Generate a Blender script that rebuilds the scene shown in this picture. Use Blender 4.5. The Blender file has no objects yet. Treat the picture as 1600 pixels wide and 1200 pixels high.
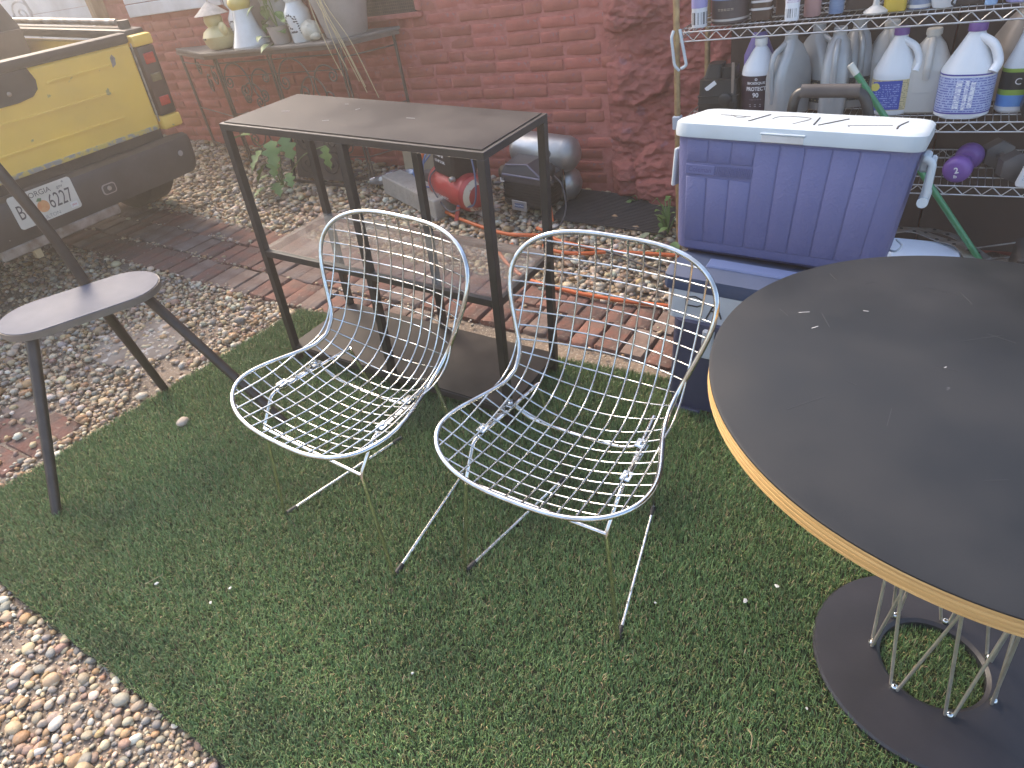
import bpy, bmesh, math, random
import numpy as np
from mathutils import Vector, Matrix, Euler

# ------------------------------------------------------------------ camera, sky, sun, exposure
S = bpy.context.scene
COL = S.collection
cam_d = bpy.data.cameras.new("camera")
cam = bpy.data.objects.new("camera", cam_d)
COL.objects.link(cam)
RW = ((0.86756, 0.49132, -0.07713), (0.24171, -0.55208, -0.79799), (-0.43465, 0.67366, -0.59772))
CAM = Vector((1.9660, -1.4680, 1.4937))
cam.matrix_world = Matrix(((RW[0][0], -RW[1][0], -RW[2][0], CAM.x),
                           (RW[0][1], -RW[1][1], -RW[2][1], CAM.y),
                           (RW[0][2], -RW[1][2], -RW[2][2], CAM.z), (0, 0, 0, 1)))
cam_d.sensor_width = 36.0
cam_d.lens = 23.92
cam_d.clip_start = 0.02
cam_d.clip_end = 500.0
S.camera = cam

SUN_EL, SUN_AZ = math.radians(42), math.radians(158)      # azimuth measured from +x towards +y
world = bpy.data.worlds.new("World")
S.world = world
world.use_nodes = True
wn = world.node_tree.nodes
sky = wn.new("ShaderNodeTexSky")
sky.sky_type = 'NISHITA'
sky.sun_disc = False
sky.sun_elevation = SUN_EL
sky.sun_rotation = math.radians(90) - SUN_AZ
sky.air_density = 1.0
sky.dust_density = 2.5
wn["Background"].inputs[1].default_value = 0.15
world.node_tree.links.new(sky.outputs[0], wn["Background"].inputs[0])
sun_d = bpy.data.lights.new("sun", 'SUN')
sun_d.energy = 1.15
sun_d.angle = math.radians(22)
sun_d.color = (1.0, 0.86, 0.68)
sun = bpy.data.objects.new("sun", sun_d)
COL.objects.link(sun)
sdir = Vector((math.cos(SUN_EL) * math.cos(SUN_AZ), math.cos(SUN_EL) * math.sin(SUN_AZ), math.sin(SUN_EL)))
sun.rotation_euler = sdir.to_track_quat('Z', 'Y').to_euler()
S.view_settings.view_transform = 'Standard'
S.view_settings.look = 'None'
S.view_settings.exposure = 1.88
S.view_settings.gamma = 1.0
S.view_settings.use_white_balance = True          # the phone balanced for open shade
S.view_settings.white_balance_temperature = 6800
S.view_settings.white_balance_tint = 10
S.render.engine = 'CYCLES'
S.cycles.max_bounces = 8
S.cycles.transparent_max_bounces = 12

RNG = random.Random(7)
NP = np.random.default_rng(11)
PI = math.pi
ALPHA = math.radians(4.7)      # the wall and what is fixed to it stand plumb; the yard falls 4.7 degrees
CA, SA = math.cos(ALPHA), math.sin(ALPHA)

def lev(a, y, b):
    """plumb coordinates (a along the wall, b up) to yard coordinates"""
    return Vector((a * CA - b * SA, y, a * SA + b * CA))
LEVEL = Euler((0, -ALPHA, 0))

# ------------------------------------------------------------------ materials
MATS = {}
def mat(name, col, rough=0.5, metal=0.0, col2=None, scale=8.0, lo=0.35, hi=0.65, bump=0.0, bscale=60.0, detail=5.0,
        spec=None, rough2=None, speck=None, speck_at=0.7, speck_scale=40.0, coat=0.0, trans=0.0, ior=None, alpha=None,
        stretch=None, sss=0.0, vcol=None, coords="Object"):
    if name in MATS:
        return MATS[name]
    m = bpy.data.materials.new(name)
    m.use_nodes = True
    nt = m.node_tree
    N, L = nt.nodes, nt.links
    p = N["Principled BSDF"]
    tc = N.new("ShaderNodeTexCoord")
    mp = N.new("ShaderNodeMapping")
    if stretch:
        mp.inputs['Scale'].default_value = stretch
    L.new(tc.outputs[coords], mp.inputs[0])
    def noise(sc, det=detail):
        n = N.new("ShaderNodeTexNoise")
        n.inputs['Scale'].default_value = sc
        n.inputs['Detail'].default_value = det
        L.new(mp.outputs[0], n.inputs['Vector'])
        return n
    def ramp(src, a, b):
        r = N.new("ShaderNodeMapRange")
        r.inputs['From Min'].default_value = a
        r.inputs['From Max'].default_value = b
        L.new(src, r.inputs['Value'])
        return r.outputs[0]
    def mix(fac, a, b):
        x = N.new("ShaderNodeMix")
        x.data_type = 'RGBA'
        L.new(fac, x.inputs[0])
        for i, c in ((6, a), (7, b)):
            if hasattr(c, 'links'):
                L.new(c, x.inputs[i])
            else:
                x.inputs[i].default_value = (*c, 1)
        return x.outputs[2]
    out = None
    if vcol:
        va = N.new("ShaderNodeVertexColor")
        va.layer_name = vcol
        out = va.outputs[0]
    base = out if out is not None else col
    if col2 is not None:
        n = noise(scale)
        out = mix(ramp(n.outputs[0], lo, hi), base, col2)
        if rough2 is not None:
            rr = N.new("ShaderNodeMapRange")
            rr.inputs['From Min'].default_value = lo
            rr.inputs['From Max'].default_value = hi
            rr.inputs['To Min'].default_value = rough
            rr.inputs['To Max'].default_value = rough2
            L.new(n.outputs[0], rr.inputs['Value'])
            L.new(rr.outputs[0], p.inputs['Roughness'])
    if speck is not None:
        n = noise(speck_scale, 3.0)
        out = mix(ramp(n.outputs[0], speck_at, speck_at + 0.03), out if out is not None else col, speck)
    if out is not None:
        L.new(out, p.inputs['Base Color'])
    else:
        p.inputs['Base Color'].default_value = (*col, 1)
    if rough2 is None or col2 is None:
        p.inputs['Roughness'].default_value = rough
    p.inputs['Metallic'].default_value = metal
    if spec is not None:
        p.inputs['Specular IOR Level'].default_value = spec
    if coat:
        p.inputs['Coat Weight'].default_value = coat
        p.inputs['Coat Roughness'].default_value = 0.15
    if trans:
        p.inputs['Transmission Weight'].default_value = trans
    if ior:
        p.inputs['IOR'].default_value = ior
    if sss:
        p.inputs['Subsurface Weight'].default_value = sss
        p.inputs['Subsurface Radius'].default_value = (0.02, 0.02, 0.02)
    if alpha is not None:
        p.inputs['Alpha'].default_value = alpha
    if bump:
        n = noise(bscale, 6.0)
        b = N.new("ShaderNodeBump")
        b.inputs['Strength'].default_value = bump
        b.inputs['Distance'].default_value = 0.01
        L.new(n.outputs[0], b.inputs['Height'])
        L.new(b.outputs[0], p.inputs['Normal'])
    MATS[name] = m
    return m

def print_mat(name, paper, ink, sx=260.0, sz=140.0, fill=0.5):
    """rows of unreadably small print, as flat print on a label"""
    if name in MATS:
        return MATS[name]
    m = bpy.data.materials.new(name)
    m.use_nodes = True
    nt = m.node_tree
    N, L = nt.nodes, nt.links
    p = N["Principled BSDF"]
    tc = N.new("ShaderNodeTexCoord")
    mp = N.new("ShaderNodeMapping")
    mp.inputs['Scale'].default_value = (sx, sx, sz)
    L.new(tc.outputs['Object'], mp.inputs[0])
    n = N.new("ShaderNodeTexNoise")
    n.inputs['Scale'].default_value = 1.0
    n.inputs['Detail'].default_value = 1.0
    L.new(mp.outputs[0], n.inputs['Vector'])
    sp = N.new("ShaderNodeSeparateXYZ")
    L.new(mp.outputs[0], sp.inputs[0])
    fr = N.new("ShaderNodeMath"); fr.operation = 'FRACT'
    L.new(sp.outputs[2], fr.inputs[0])
    lt = N.new("ShaderNodeMath"); lt.operation = 'LESS_THAN'
    lt.inputs[1].default_value = 0.5
    L.new(fr.outputs[0], lt.inputs[0])
    gt = N.new("ShaderNodeMath"); gt.operation = 'GREATER_THAN'
    gt.inputs[1].default_value = 1 - fill
    L.new(n.outputs[0], gt.inputs[0])
    mu = N.new("ShaderNodeMath"); mu.operation = 'MULTIPLY'
    L.new(lt.outputs[0], mu.inputs[0]); L.new(gt.outputs[0], mu.inputs[1])
    x = N.new("ShaderNodeMix"); x.data_type = 'RGBA'
    L.new(mu.outputs[0], x.inputs[0])
    x.inputs[6].default_value = (*paper, 1)
    x.inputs[7].default_value = (*ink, 1)
    L.new(x.outputs[2], p.inputs['Base Color'])
    p.inputs['Roughness'].default_value = 0.45
    MATS[name] = m
    return m

chrome = mat("chrome", (0.62, 0.655, 0.67), 0.09, 1.0, col2=(0.50, 0.475, 0.43), scale=30, rough2=0.15)
chrome_base = mat("chrome_rod", (0.75, 0.75, 0.75), 0.12, 1.0, col2=(0.62, 0.6, 0.57), scale=25, rough2=0.2)
black_paint = mat("black_brown_lacquer", (0.030, 0.024, 0.021), 0.42, col2=(0.040, 0.032, 0.028), scale=14, bump=0.02, bscale=200,
                  speck=(0.45, 0.42, 0.38), speck_at=0.775, speck_scale=38)
console_board = mat("black_brown_board", (0.020, 0.018, 0.019), 0.42, spec=0.15, col2=(0.05, 0.043, 0.04), scale=5, rough2=0.5, bump=0.02, bscale=250,
                    speck=(0.5, 0.48, 0.45), speck_at=0.80, speck_scale=24)
def thin_glass(name, tint):
    m = bpy.data.materials.new(name)
    m.use_nodes = True
    N, L = m.node_tree.nodes, m.node_tree.links
    N.remove(N["Principled BSDF"])
    tr_ = N.new("ShaderNodeBsdfTransparent"); tr_.inputs[0].default_value = (*tint, 1)
    gl = N.new("ShaderNodeBsdfGlossy"); gl.inputs['Roughness'].default_value = 0.03
    fr = N.new("ShaderNodeFresnel"); fr.inputs[0].default_value = 1.5
    ns = N.new("ShaderNodeTexNoise"); ns.inputs['Scale'].default_value = 7.0; ns.inputs['Detail'].default_value = 6.0
    mr = N.new("ShaderNodeMapRange"); mr.inputs['From Min'].default_value = .45; mr.inputs['From Max'].default_value = .8; mr.inputs['To Min'].default_value = .10; mr.inputs['To Max'].default_value = .42
    df = N.new("ShaderNodeBsdfDiffuse"); df.inputs[0].default_value = (.46, .455, .44, 1)
    m1 = N.new("ShaderNodeMixShader"); m2 = N.new("ShaderNodeMixShader")
    L.new(ns.outputs[0], mr.inputs['Value']); L.new(mr.outputs[0], m1.inputs[0])       # dust film, thickened to stand for the pale sky reflection
    L.new(tr_.outputs[0], m1.inputs[1]); L.new(df.outputs[0], m1.inputs[2])
    ge = N.new("ShaderNodeNewGeometry"); iv = N.new("ShaderNodeMath"); iv.operation = 'SUBTRACT'; iv.inputs[0].default_value = 1.0
    mu = N.new("ShaderNodeMath"); mu.operation = 'MULTIPLY'
    L.new(ge.outputs['Backfacing'], iv.inputs[1]); L.new(fr.outputs[0], mu.inputs[0]); L.new(iv.outputs[0], mu.inputs[1])
    m3 = N.new("ShaderNodeMath"); m3.operation = 'MULTIPLY'; m3.inputs[1].default_value = 2.4      # both faces of the pane reflect
    L.new(mu.outputs[0], m3.inputs[0]); L.new(m3.outputs[0], m2.inputs[0]); L.new(m1.outputs[0], m2.inputs[1]); L.new(gl.outputs[0], m2.inputs[2])
    L.new(m2.outputs[0], [q for q in N if q.type == 'OUTPUT_MATERIAL'][0].inputs[0])
    return m
shelf_glass = thin_glass("shelf_glass", (.86, .90, .89))
stool_metal = mat("dark_bronze_metal", (0.045, 0.034, 0.028), 0.4, 0.3, col2=(0.065, 0.05, 0.042), scale=25, bump=0.02, bscale=240)
stool_top = mat("stool_top_grey", (0.09, 0.097, 0.13), 0.6, 0.0, spec=0.3, col2=(0.108, 0.115, 0.148), scale=18, bump=0.02, bscale=300)
stool_edge = mat("stool_edge_taupe", (0.16, 0.13, 0.11), 0.5, col2=(0.20, 0.165, 0.14), scale=20)
laminate = mat("black_laminate", (0.010, 0.011, 0.012), 0.38, spec=0.3, col2=(0.022, 0.022, 0.023), scale=3.2, rough2=0.55, bump=0.015, bscale=350,
               speck=(0.24, 0.24, 0.25), speck_at=0.79, speck_scale=16)
plywood = mat("plywood_edge", (0.66, 0.43, 0.18), 0.5, col2=(0.50, 0.30, 0.11), scale=7, stretch=(1, 1, 26), bump=0.06, bscale=50)
base_black = mat("cast_iron_black", (0.020, 0.020, 0.026), 0.45, col2=(0.030, 0.029, 0.036), scale=9, bump=0.04, bscale=220)
turf_backing = mat("turf_backing", (0.018, 0.030, 0.012), 0.95, col2=(0.03, 0.034, 0.016), scale=40, bump=0.6, bscale=220)
blade_mat = mat("turf_blade", (0.05, 0.1, 0.03), 0.42, vcol="col", col2=(0.055, 0.085, 0.05), scale=2.2, lo=0.55, hi=0.85, spec=0.35)
pebble_mat = mat("pebble", (0.4, 0.35, 0.3), 0.6, vcol="col", col2=(0.30, 0.27, 0.23), scale=45, lo=0.56, hi=0.78, bump=0.25, bscale=130)
dirt = mat("sandy_dirt", (0.26, 0.195, 0.145), 0.95, col2=(0.17, 0.135, 0.105), scale=6, bump=1.0, bscale=42,
           speck=(0.42, 0.37, 0.30), speck_at=0.6, speck_scale=130)
paver_a = mat("paver_brick_brown", (0.205, 0.092, 0.068), 0.9, col2=(0.135, 0.088, 0.072), scale=16, bump=0.7, bscale=55,
              speck=(0.30, 0.24, 0.20), speck_at=0.64, speck_scale=70, coords="Object")
paver_b = mat("paver_brick_red", (0.25, 0.115, 0.085), 0.9, col2=(0.17, 0.098, 0.078), scale=18, bump=0.7, bscale=60)
paver_c = mat("paver_brick_grey", (0.155, 0.10, 0.082), 0.92, col2=(0.215, 0.165, 0.14), scale=14, bump=0.8, bscale=50)
wall_red = mat("red_painted_brick", (0.455, 0.150, 0.105), 0.75, spec=.25, col2=(0.37, 0.117, 0.083), scale=7, bump=0.35, bscale=48,
               speck=(0.34, 0.13, 0.125), speck_at=0.64, speck_scale=26)
wall_red_b = mat("red_painted_brick_faded", (0.51, 0.158, 0.115), 0.75, spec=.25, col2=(0.41, 0.118, 0.086), scale=9, bump=0.4, bscale=55,
                 speck=(0.36, 0.16, 0.15), speck_at=0.62, speck_scale=30)
wall_mortar = mat("red_painted_mortar", (0.52, 0.19, 0.155), 0.75, spec=.25, col2=(0.42, 0.13, 0.10), scale=16, bump=0.6, bscale=60)
stone_red = mat("red_painted_stone", (0.405, 0.135, 0.108), 0.75, spec=.25, col2=(0.30, 0.096, 0.078), scale=7, bump=1.0, bscale=40,
                speck=(0.32, 0.13, 0.135), speck_at=0.66, speck_scale=14)
white_wood = mat("white_painted_wood", (0.74, 0.74, 0.73), 0.5, col2=(0.60, 0.59, 0.57), scale=6, bump=0.1, bscale=60)
# ------------------------------------------------------------------ mesh helpers
def link(o, parent=None):
    COL.objects.link(o)
    if parent is not None:
        o.parent = parent
    return o

def set_smooth(me, angle=35):
    me.polygons.foreach_set("use_smooth", [True] * len(me.polygons))
    try:
        me.set_sharp_from_angle(angle=math.radians(angle))
    except Exception:
        pass

class MB:
    """collects shapes for one mesh object"""
    def __init__(self):
        self.bm = bmesh.new()
    def _xf(self, vs, M):
        if M is not None:
            bmesh.ops.transform(self.bm, matrix=M, verts=vs)
    def box(self, c, s, bev=0.0, M=None, seg=1):
        r = bmesh.ops.create_cube(self.bm, size=1.0)
        vs = r['verts']
        bmesh.ops.scale(self.bm, vec=s, verts=vs)
        bmesh.ops.translate(self.bm, vec=c, verts=vs)
        if bev > 0:
            es = list({e for v in vs for e in v.link_edges})
            rb = bmesh.ops.bevel(self.bm, geom=es, offset=bev, segments=seg, profile=0.5, affect='EDGES')
            vs = list({v for f in rb['faces'] for v in f.verts} | {v for v in vs if v.is_valid})
            vs = list(self._isl(vs))
        self._xf(vs, M)
        return self
    def _isl(self, vs):
        seen, st = set(vs), list(vs)
        while st:
            v = st.pop()
            for e in v.link_edges:
                o = e.other_vert(v)
                if o not in seen:
                    seen.add(o); st.append(o)
        return seen
    def tube(self, pts, r, n=8, closed=False, cap=True, r2=None):
        pts = [Vector(p) for p in pts]
        k = len(pts)
        rings = []
        up = None
        for i, p in enumerate(pts):
            a = pts[(i - 1) % k] if (closed or i > 0) else p
            b = pts[(i + 1) % k] if (closed or i < k - 1) else p
            t = (b - a).normalized()
            if up is None:
                up = Vector((0, 0, 1)) if abs(t.z) < 0.9 else Vector((1, 0, 0))
            u = (up - t * up.dot(t))
            if u.length < 1e-5:
                u = t.orthogonal()
            u.normalize()
            up = u
            w = t.cross(u)
            rr = r if r2 is None else r + (r2 - r) * i / max(1, k - 1)
            if callable(r):
                rr = r(i / max(1, k - 1))
            rings.append([self.bm.verts.new(p + (u * math.cos(2 * PI * j / n) + w * math.sin(2 * PI * j / n)) * rr) for j in range(n)])
        for i in range(k if closed else k - 1):
            A, B = rings[i], rings[(i + 1) % k]
            sh = 0
            if closed and i == k - 1:      # match the twist at the seam
                sh = min(range(n), key=lambda q: (A[0].co - B[q].co).length)
            for j in range(n):
                self.bm.faces.new((A[j], A[(j + 1) % n], B[(j + 1 + sh) % n], B[(j + sh) % n]))
        if cap and not closed:
            self.bm.faces.new(rings[0][::-1])
            self.bm.faces.new(rings[-1])
        return self
    def lathe(self, prof, n=24, c=(0, 0, 0), M=None, cap=True, axis='Z'):
        vs0 = len(self.bm.verts)
        rings = []
        new = []
        for r, z in prof:
            ring = [self.bm.verts.new((c[0] + r * math.cos(2 * PI * j / n), c[1] + r * math.sin(2 * PI * j / n), c[2] + z)) for j in range(n)]
            rings.append(ring); new += ring
        for A, B in zip(rings, rings[1:]):
            for j in range(n):
                self.bm.faces.new((A[j], A[(j + 1) % n], B[(j + 1) % n], B[j]))
        if cap:
            self.bm.faces.new(rings[0][::-1])
            self.bm.faces.new(rings[-1])
        self._xf(new, M)
        return self
    def loft(self, rings, closed_ends=True, M=None):
        R = [[self.bm.verts.new(p) for p in ring] for ring in rings]
        n = len(R[0])
        for A, B in zip(R, R[1:]):
            for j in range(n):
                self.bm.faces.new((A[j], A[(j + 1) % n], B[(j + 1) % n], B[j]))
        if closed_ends:
            self.bm.faces.new(R[0][::-1])
            self.bm.faces.new(R[-1])
        self._xf([v for r in R for v in r], M)
        return self
    def prism(self, poly, z0, z1, M=None, bev=0.0):
        a = [self.bm.verts.new((x, y, z0)) for x, y in poly]
        b = [self.bm.verts.new((x, y, z1)) for x, y in poly]
        n = len(poly)
        fs = [self.bm.faces.new(a[::-1]), self.bm.faces.new(b)]
        for j in range(n):
            fs.append(self.bm.faces.new((a[j], a[(j + 1) % n], b[(j + 1) % n], b[j])))
        vs = a + b
        if bev > 0:
            es = list({e for f in fs[:2] for e in f.edges})
            rb = bmesh.ops.bevel(self.bm, geom=es, offset=bev, segments=2, profile=0.5, affect='EDGES')
            vs = list(self._isl({v for f_ in rb['faces'] for v in f_.verts}))
        self._xf(vs, M)
        return self
    def ball(self, c, r, s=(1, 1, 1), M=None, sub=2):
        q = bmesh.ops.create_icosphere(self.bm, subdivisions=sub, radius=r)['verts']
        bmesh.ops.scale(self.bm, vec=s, verts=q)
        bmesh.ops.translate(self.bm, vec=c, verts=q)
        self._xf(q, M)
        return self
    def quad(self, a, b, c, d):
        self.bm.faces.new([self.bm.verts.new(p) for p in (a, b, c, d)])
        return self
    def poly(self, ps):
        self.bm.faces.new([self.bm.verts.new(p) for p in ps])
        return self
    def build(self, name, m, parent=None, smooth=True, angle=35, loc=None, rot=None):
        bmesh.ops.recalc_face_normals(self.bm, faces=self.bm.faces)
        me = bpy.data.meshes.new(name)
        self.bm.to_mesh(me)
        self.bm.free()
        me.materials.append(m)
        if smooth:
            set_smooth(me, angle)
        o = bpy.data.objects.new(name, me)
        if loc is not None:
            o.location = loc
        if rot is not None:
            o.rotation_euler = rot
        return link(o, parent)

def tag(o, label, cat, group=None, kind=None):
    o['label'] = label
    o['category'] = cat
    if group:
        o['group'] = group
    if kind:
        o['kind'] = kind
    return o

def thing(name, label, cat, loc=(0, 0, 0), rot=(0, 0, 0), group=None):
    o = bpy.data.objects.new(name, None)
    o.location = loc
    o.rotation_euler = rot
    o.empty_display_size = 0.1
    link(o)
    return tag(o, label, cat, group)

def copy_tree(o, parent=None):
    c = o.copy()
    link(c, parent)
    for ch in list(o.children):
        copy_tree(ch, c)
    return c

def T(x, y, z):
    return Matrix.Translation((x, y, z))
def RZ(a):
    return Matrix.Rotation(a, 4, 'Z')
def RX(a):
    return Matrix.Rotation(a, 4, 'X')
def RY(a):
    return Matrix.Rotation(a, 4, 'Y')

def rrect(w, d, r, n=5):
    """rounded rectangle outline, counter-clockwise, centred"""
    r = min(r, w / 2 - 1e-4, d / 2 - 1e-4)
    out = []
    for cx, cy, a0 in ((w / 2 - r, d / 2 - r, 0), (-w / 2 + r, d / 2 - r, 90), (-w / 2 + r, -d / 2 + r, 180), (w / 2 - r, -d / 2 + r, 270)):
        for k in range(n + 1):
            a = math.radians(a0 + 90 * k / n)
            out.append((cx + r * math.cos(a), cy + r * math.sin(a)))
    return out

def smooth_path(pts, sub=8, closed=False):
    """Catmull-Rom through the points"""
    P = [Vector(p) for p in pts]
    k = len(P)
    out = []
    rng = range(k if closed else k - 1)
    for i in rng:
        p1, p2 = P[i], P[(i + 1) % k]
        p0 = P[(i - 1) % k] if closed or i > 0 else p1 + (p1 - p2)
        p3 = P[(i + 2) % k] if closed or i < k - 2 else p2 + (p2 - p1)
        for j in range(sub):
            t = j / sub
            out.append(0.5 * ((2 * p1) + (p2 - p0) * t + (2 * p0 - 5 * p1 + 4 * p2 - p3) * t * t + (3 * p1 - p0 - 3 * p2 + p3) * t ** 3))
    if not closed:
        out.append(P[-1])
    return out

def fillet(pts, r=0.02, n=5):
    """polyline with rounded corners"""
    P = [Vector(p) for p in pts]
    out = [P[0]]
    for a, b, c in zip(P, P[1:], P[2:]):
        d1, d2 = (a - b), (c - b)
        k = min(r, d1.length * 0.45, d2.length * 0.45)
        s, e = b + d1.normalized() * k, b + d2.normalized() * k
        for i in range(n + 1):
            t = i / n
            out.append(s * (1 - t) ** 2 + b * 2 * t * (1 - t) + e * t * t)
    out.append(P[-1])
    return out

def text_mesh(txt, size, wrap_r=None, depth=0.0, xscale=1.0, bold=False):
    cu = bpy.data.curves.new("lettering", 'FONT')
    cu.body = txt
    cu.size = size
    cu.align_x = 'CENTER'
    cu.align_y = 'CENTER'
    cu.resolution_u = 3
    if bold:
        cu.offset = size * 0.025
    o = bpy.data.objects.new("lettering_source", cu)
    COL.objects.link(o)
    bpy.context.view_layer.update()
    dg = bpy.context.evaluated_depsgraph_get()
    me = bpy.data.meshes.new_from_object(o.evaluated_get(dg))
    bpy.data.objects.remove(o)
    bpy.data.curves.remove(cu)
    return me

def lettering(txt, size, m, parent, M, wrap_r=None, xscale=1.0, bold=False, name="lettering"):
    """flat letters in local xy, then M; wrap_r bends them round a vertical cylinder facing -y after M puts them upright"""
    me = text_mesh(txt, size, bold=bold)
    for v in me.vertices:
        x, y = v.co.x * xscale, v.co.y
        if wrap_r:
            a = x / wrap_r
            v.co = Vector((wrap_r * math.sin(a), y, wrap_r * (math.cos(a) - 1)))
        else:
            v.co = Vector((x, y, 0))
    me.transform(M)
    me.materials.clear()
    me.materials.append(m)
    o = bpy.data.objects.new(name, me)
    return link(o, parent)

def np_mesh(name, verts, faces_flat, nper, m, cols=None, parent=None, smooth=True):
    me = bpy.data.meshes.new(name)
    nv, nf = len(verts), len(faces_flat) // nper
    me.vertices.add(nv)
    me.vertices.foreach_set("co", np.asarray(verts, np.float32).ravel())
    me.loops.add(len(faces_flat))
    me.loops.foreach_set("vertex_index", np.asarray(faces_flat, np.int32))
    me.polygons.add(nf)
    me.polygons.foreach_set("loop_start", np.arange(0, nf * nper, nper, dtype=np.int32))
    me.polygons.foreach_set("loop_total", np.full(nf, nper, np.int32))
    if smooth:
        me.polygons.foreach_set("use_smooth", np.ones(nf, bool))
    me.update(calc_edges=True)
    if cols is not None:
        ca = me.color_attributes.new("col", 'FLOAT_COLOR', 'POINT')
        ca.data.foreach_set("color", np.asarray(cols, np.float32).ravel())
    me.materials.append(m)
    return link(bpy.data.objects.new(name, me), parent)

def vnoise(x, y, seed=0):
    """cheap smooth 2d value noise (numpy)"""
    xi, yi = np.floor(x).astype(int), np.floor(y).astype(int)
    xf, yf = x - xi, y - yi
    def h(i, j):
        v = np.sin(i * 127.1 + j * 311.7 + seed * 74.7) * 43758.5453
        return v - np.floor(v)
    u, v = xf * xf * (3 - 2 * xf), yf * yf * (3 - 2 * yf)
    return (h(xi, yi) * (1 - u) + h(xi + 1, yi) * u) * (1 - v) + (h(xi, yi + 1) * (1 - u) + h(xi + 1, yi + 1) * u) * v
def fbm(x, y, seed=0, o=4):
    s, a, t = 0, 1.0, 0
    for k in range(o):
        s = s + a * vnoise(x * 2 ** k, y * 2 ** k, seed + k); t += a; a *= 0.5
    return s / t
# ------------------------------------------------------------------ ground, gravel, brick path, turf
g = MB()
xs = [-60, -30, -15, -8, -5, -3, -1.5, 0, 1.5, 3, 5, 8, 15, 30, 60]
vs = {}
for i, x in enumerate(xs):
    for j, y in enumerate(xs):
        vs[i, j] = g.bm.verts.new((x, y, -0.022))
for i in range(len(xs) - 1):
    for j in range(len(xs) - 1):
        g.bm.faces.new((vs[i, j], vs[i + 1, j], vs[i + 1, j + 1], vs[i, j + 1]))
ground = g.build("ground", dirt)
ground['kind'] = 'structure'

TURF = [(-0.405, -1.175), (1.0, -1.235), (3.1, -1.34), (3.1, 0.56), (1.5, 0.475), (-0.275, 0.31)]
def in_poly(px, py, poly):
    c = np.zeros(len(px), bool)
    k = len(poly)
    for i in range(k):
        x1, y1 = poly[i]; x2, y2 = poly[(i + 1) % k]
        cond = ((y1 > py) != (y2 > py)) & (px < (x2 - x1) * (py - y1) / (y2 - y1 + 1e-12) + x1)
        c ^= cond
    return c

# pebbles
def ico(sub):
    bm = bmesh.new()
    bmesh.ops.create_icosphere(bm, subdivisions=sub, radius=1.0)
    bm.verts.ensure_lookup_table()
    v = np.array([x.co for x in bm.verts]); f = np.array([[q.index for q in x.verts] for x in bm.faces])
    bm.free()
    return v, f
PAL = np.array([(.56, .46, .33), (.46, .33, .21), (.42, .26, .14), (.36, .32, .28), (.25, .235, .225), (.34, .23, .18), (.68, .63, .55), (.52, .41, .28), (.42, .35, .27), (.60, .52, .41), (.55, .44, .30)]) * np.array([.90, .86, .78])
def pebbles(name, x, y, z, size, sub, seed, label):
    rg = np.random.default_rng(seed)
    bv, bf = ico(sub)
    nb = 14
    shapes = []
    for k in range(nb):
        v = bv.copy()
        for q in range(4):
            d = rg.normal(size=3); d /= np.linalg.norm(d)
            t = v @ d
            v += np.outer(np.clip(t - rg.uniform(.45, .8), 0, 1) * -rg.uniform(.3, .8), d)   # flatten facets
        v *= np.array([1, rg.uniform(.62, .95), rg.uniform(.42, .7)])
        shapes.append(v)
    shapes = np.array(shapes)
    N = len(x)
    sh = rg.integers(0, nb, N)
    a = rg.uniform(0, 2 * PI, N); tl = rg.normal(0, .22, N)
    V = shapes[sh] * size[:, None, None]
    # tilt about x then spin about z
    c, s = np.cos(tl)[:, None], np.sin(tl)[:, None]
    X, Y, Z = V[..., 0], V[..., 1] * c - V[..., 2] * s, V[..., 1] * s + V[..., 2] * c
    c, s = np.cos(a)[:, None], np.sin(a)[:, None]
    V = np.stack([X * c - Y * s + x[:, None], X * s + Y * c + y[:, None], Z + z[:, None]], -1)
    F = (bf[None] + (np.arange(N) * len(bv))[:, None, None])
    col = PAL[rg.integers(0, len(PAL), N)] * rg.uniform(.75, 1.2, (N, 1)) * rg.normal(1, .04, (N, 3))
    col = np.concatenate([np.clip(col, .02, .75), np.ones((N, 1))], 1)
    cols = np.repeat(col, len(bv), 0)
    o = np_mesh(name, V.reshape(-1, 3), F.ravel(), 3, pebble_mat, cols)
    return tag(o, label, "gravel", kind="stuff")

def scatter(x0, x1, y0, y1, sp, rg):
    nx, ny = int((x1 - x0) / sp), int((y1 - y0) / sp)
    gx, gy = np.meshgrid(np.arange(nx), np.arange(ny))
    x = x0 + (gx.ravel() + .5 + rg.uniform(-.48, .48, nx * ny)) * sp
    y = y0 + (gy.ravel() + .5 + rg.uniform(-.48, .48, nx * ny)) * sp
    return x, y
PATH = [(-2.55, 0.34), (1.75, 0.34), (1.75, 0.915), (-2.55, 0.915)]
rg = np.random.default_rng(3)
# gravel by the lower left corner of the picture, sandy and mixed
x, y = scatter(-0.75, 1.35, -1.95, -1.17, 0.0165, rg)
k = ~in_poly(x, y, [(a, b + 0.012) if b < -1 else (a, b) for a, b in TURF])
dn = fbm(x * 5, y * 5, 4)
k &= (dn + rg.uniform(-.22, .22, len(x)) > 0.24)
x, y, dn = x[k], y[k], dn[k]
size = np.clip(rg.lognormal(math.log(.0082), .42, len(x)), .0035, .022)
pebbles("gravel", x, y, -0.020 + size * rg.uniform(.05, .55, len(x)), size, 2, 5, "mixed sandy river pebbles below the near edge of the turf")
x, y = scatter(-0.75, 1.35, -1.95, -1.17, 0.0115, rg)
k = ~in_poly(x, y, TURF) & (rg.uniform(0, 1, len(x)) < .62)
x, y = x[k], y[k]
size = np.clip(rg.lognormal(math.log(.0034), .35, len(x)), .0015, .007)
pebbles("gravel", x, y, -0.0215 + size * rg.uniform(.2, .9, len(x)), size, 1, 15, "fine grit between the sandy pebbles below the turf edge")
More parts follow.
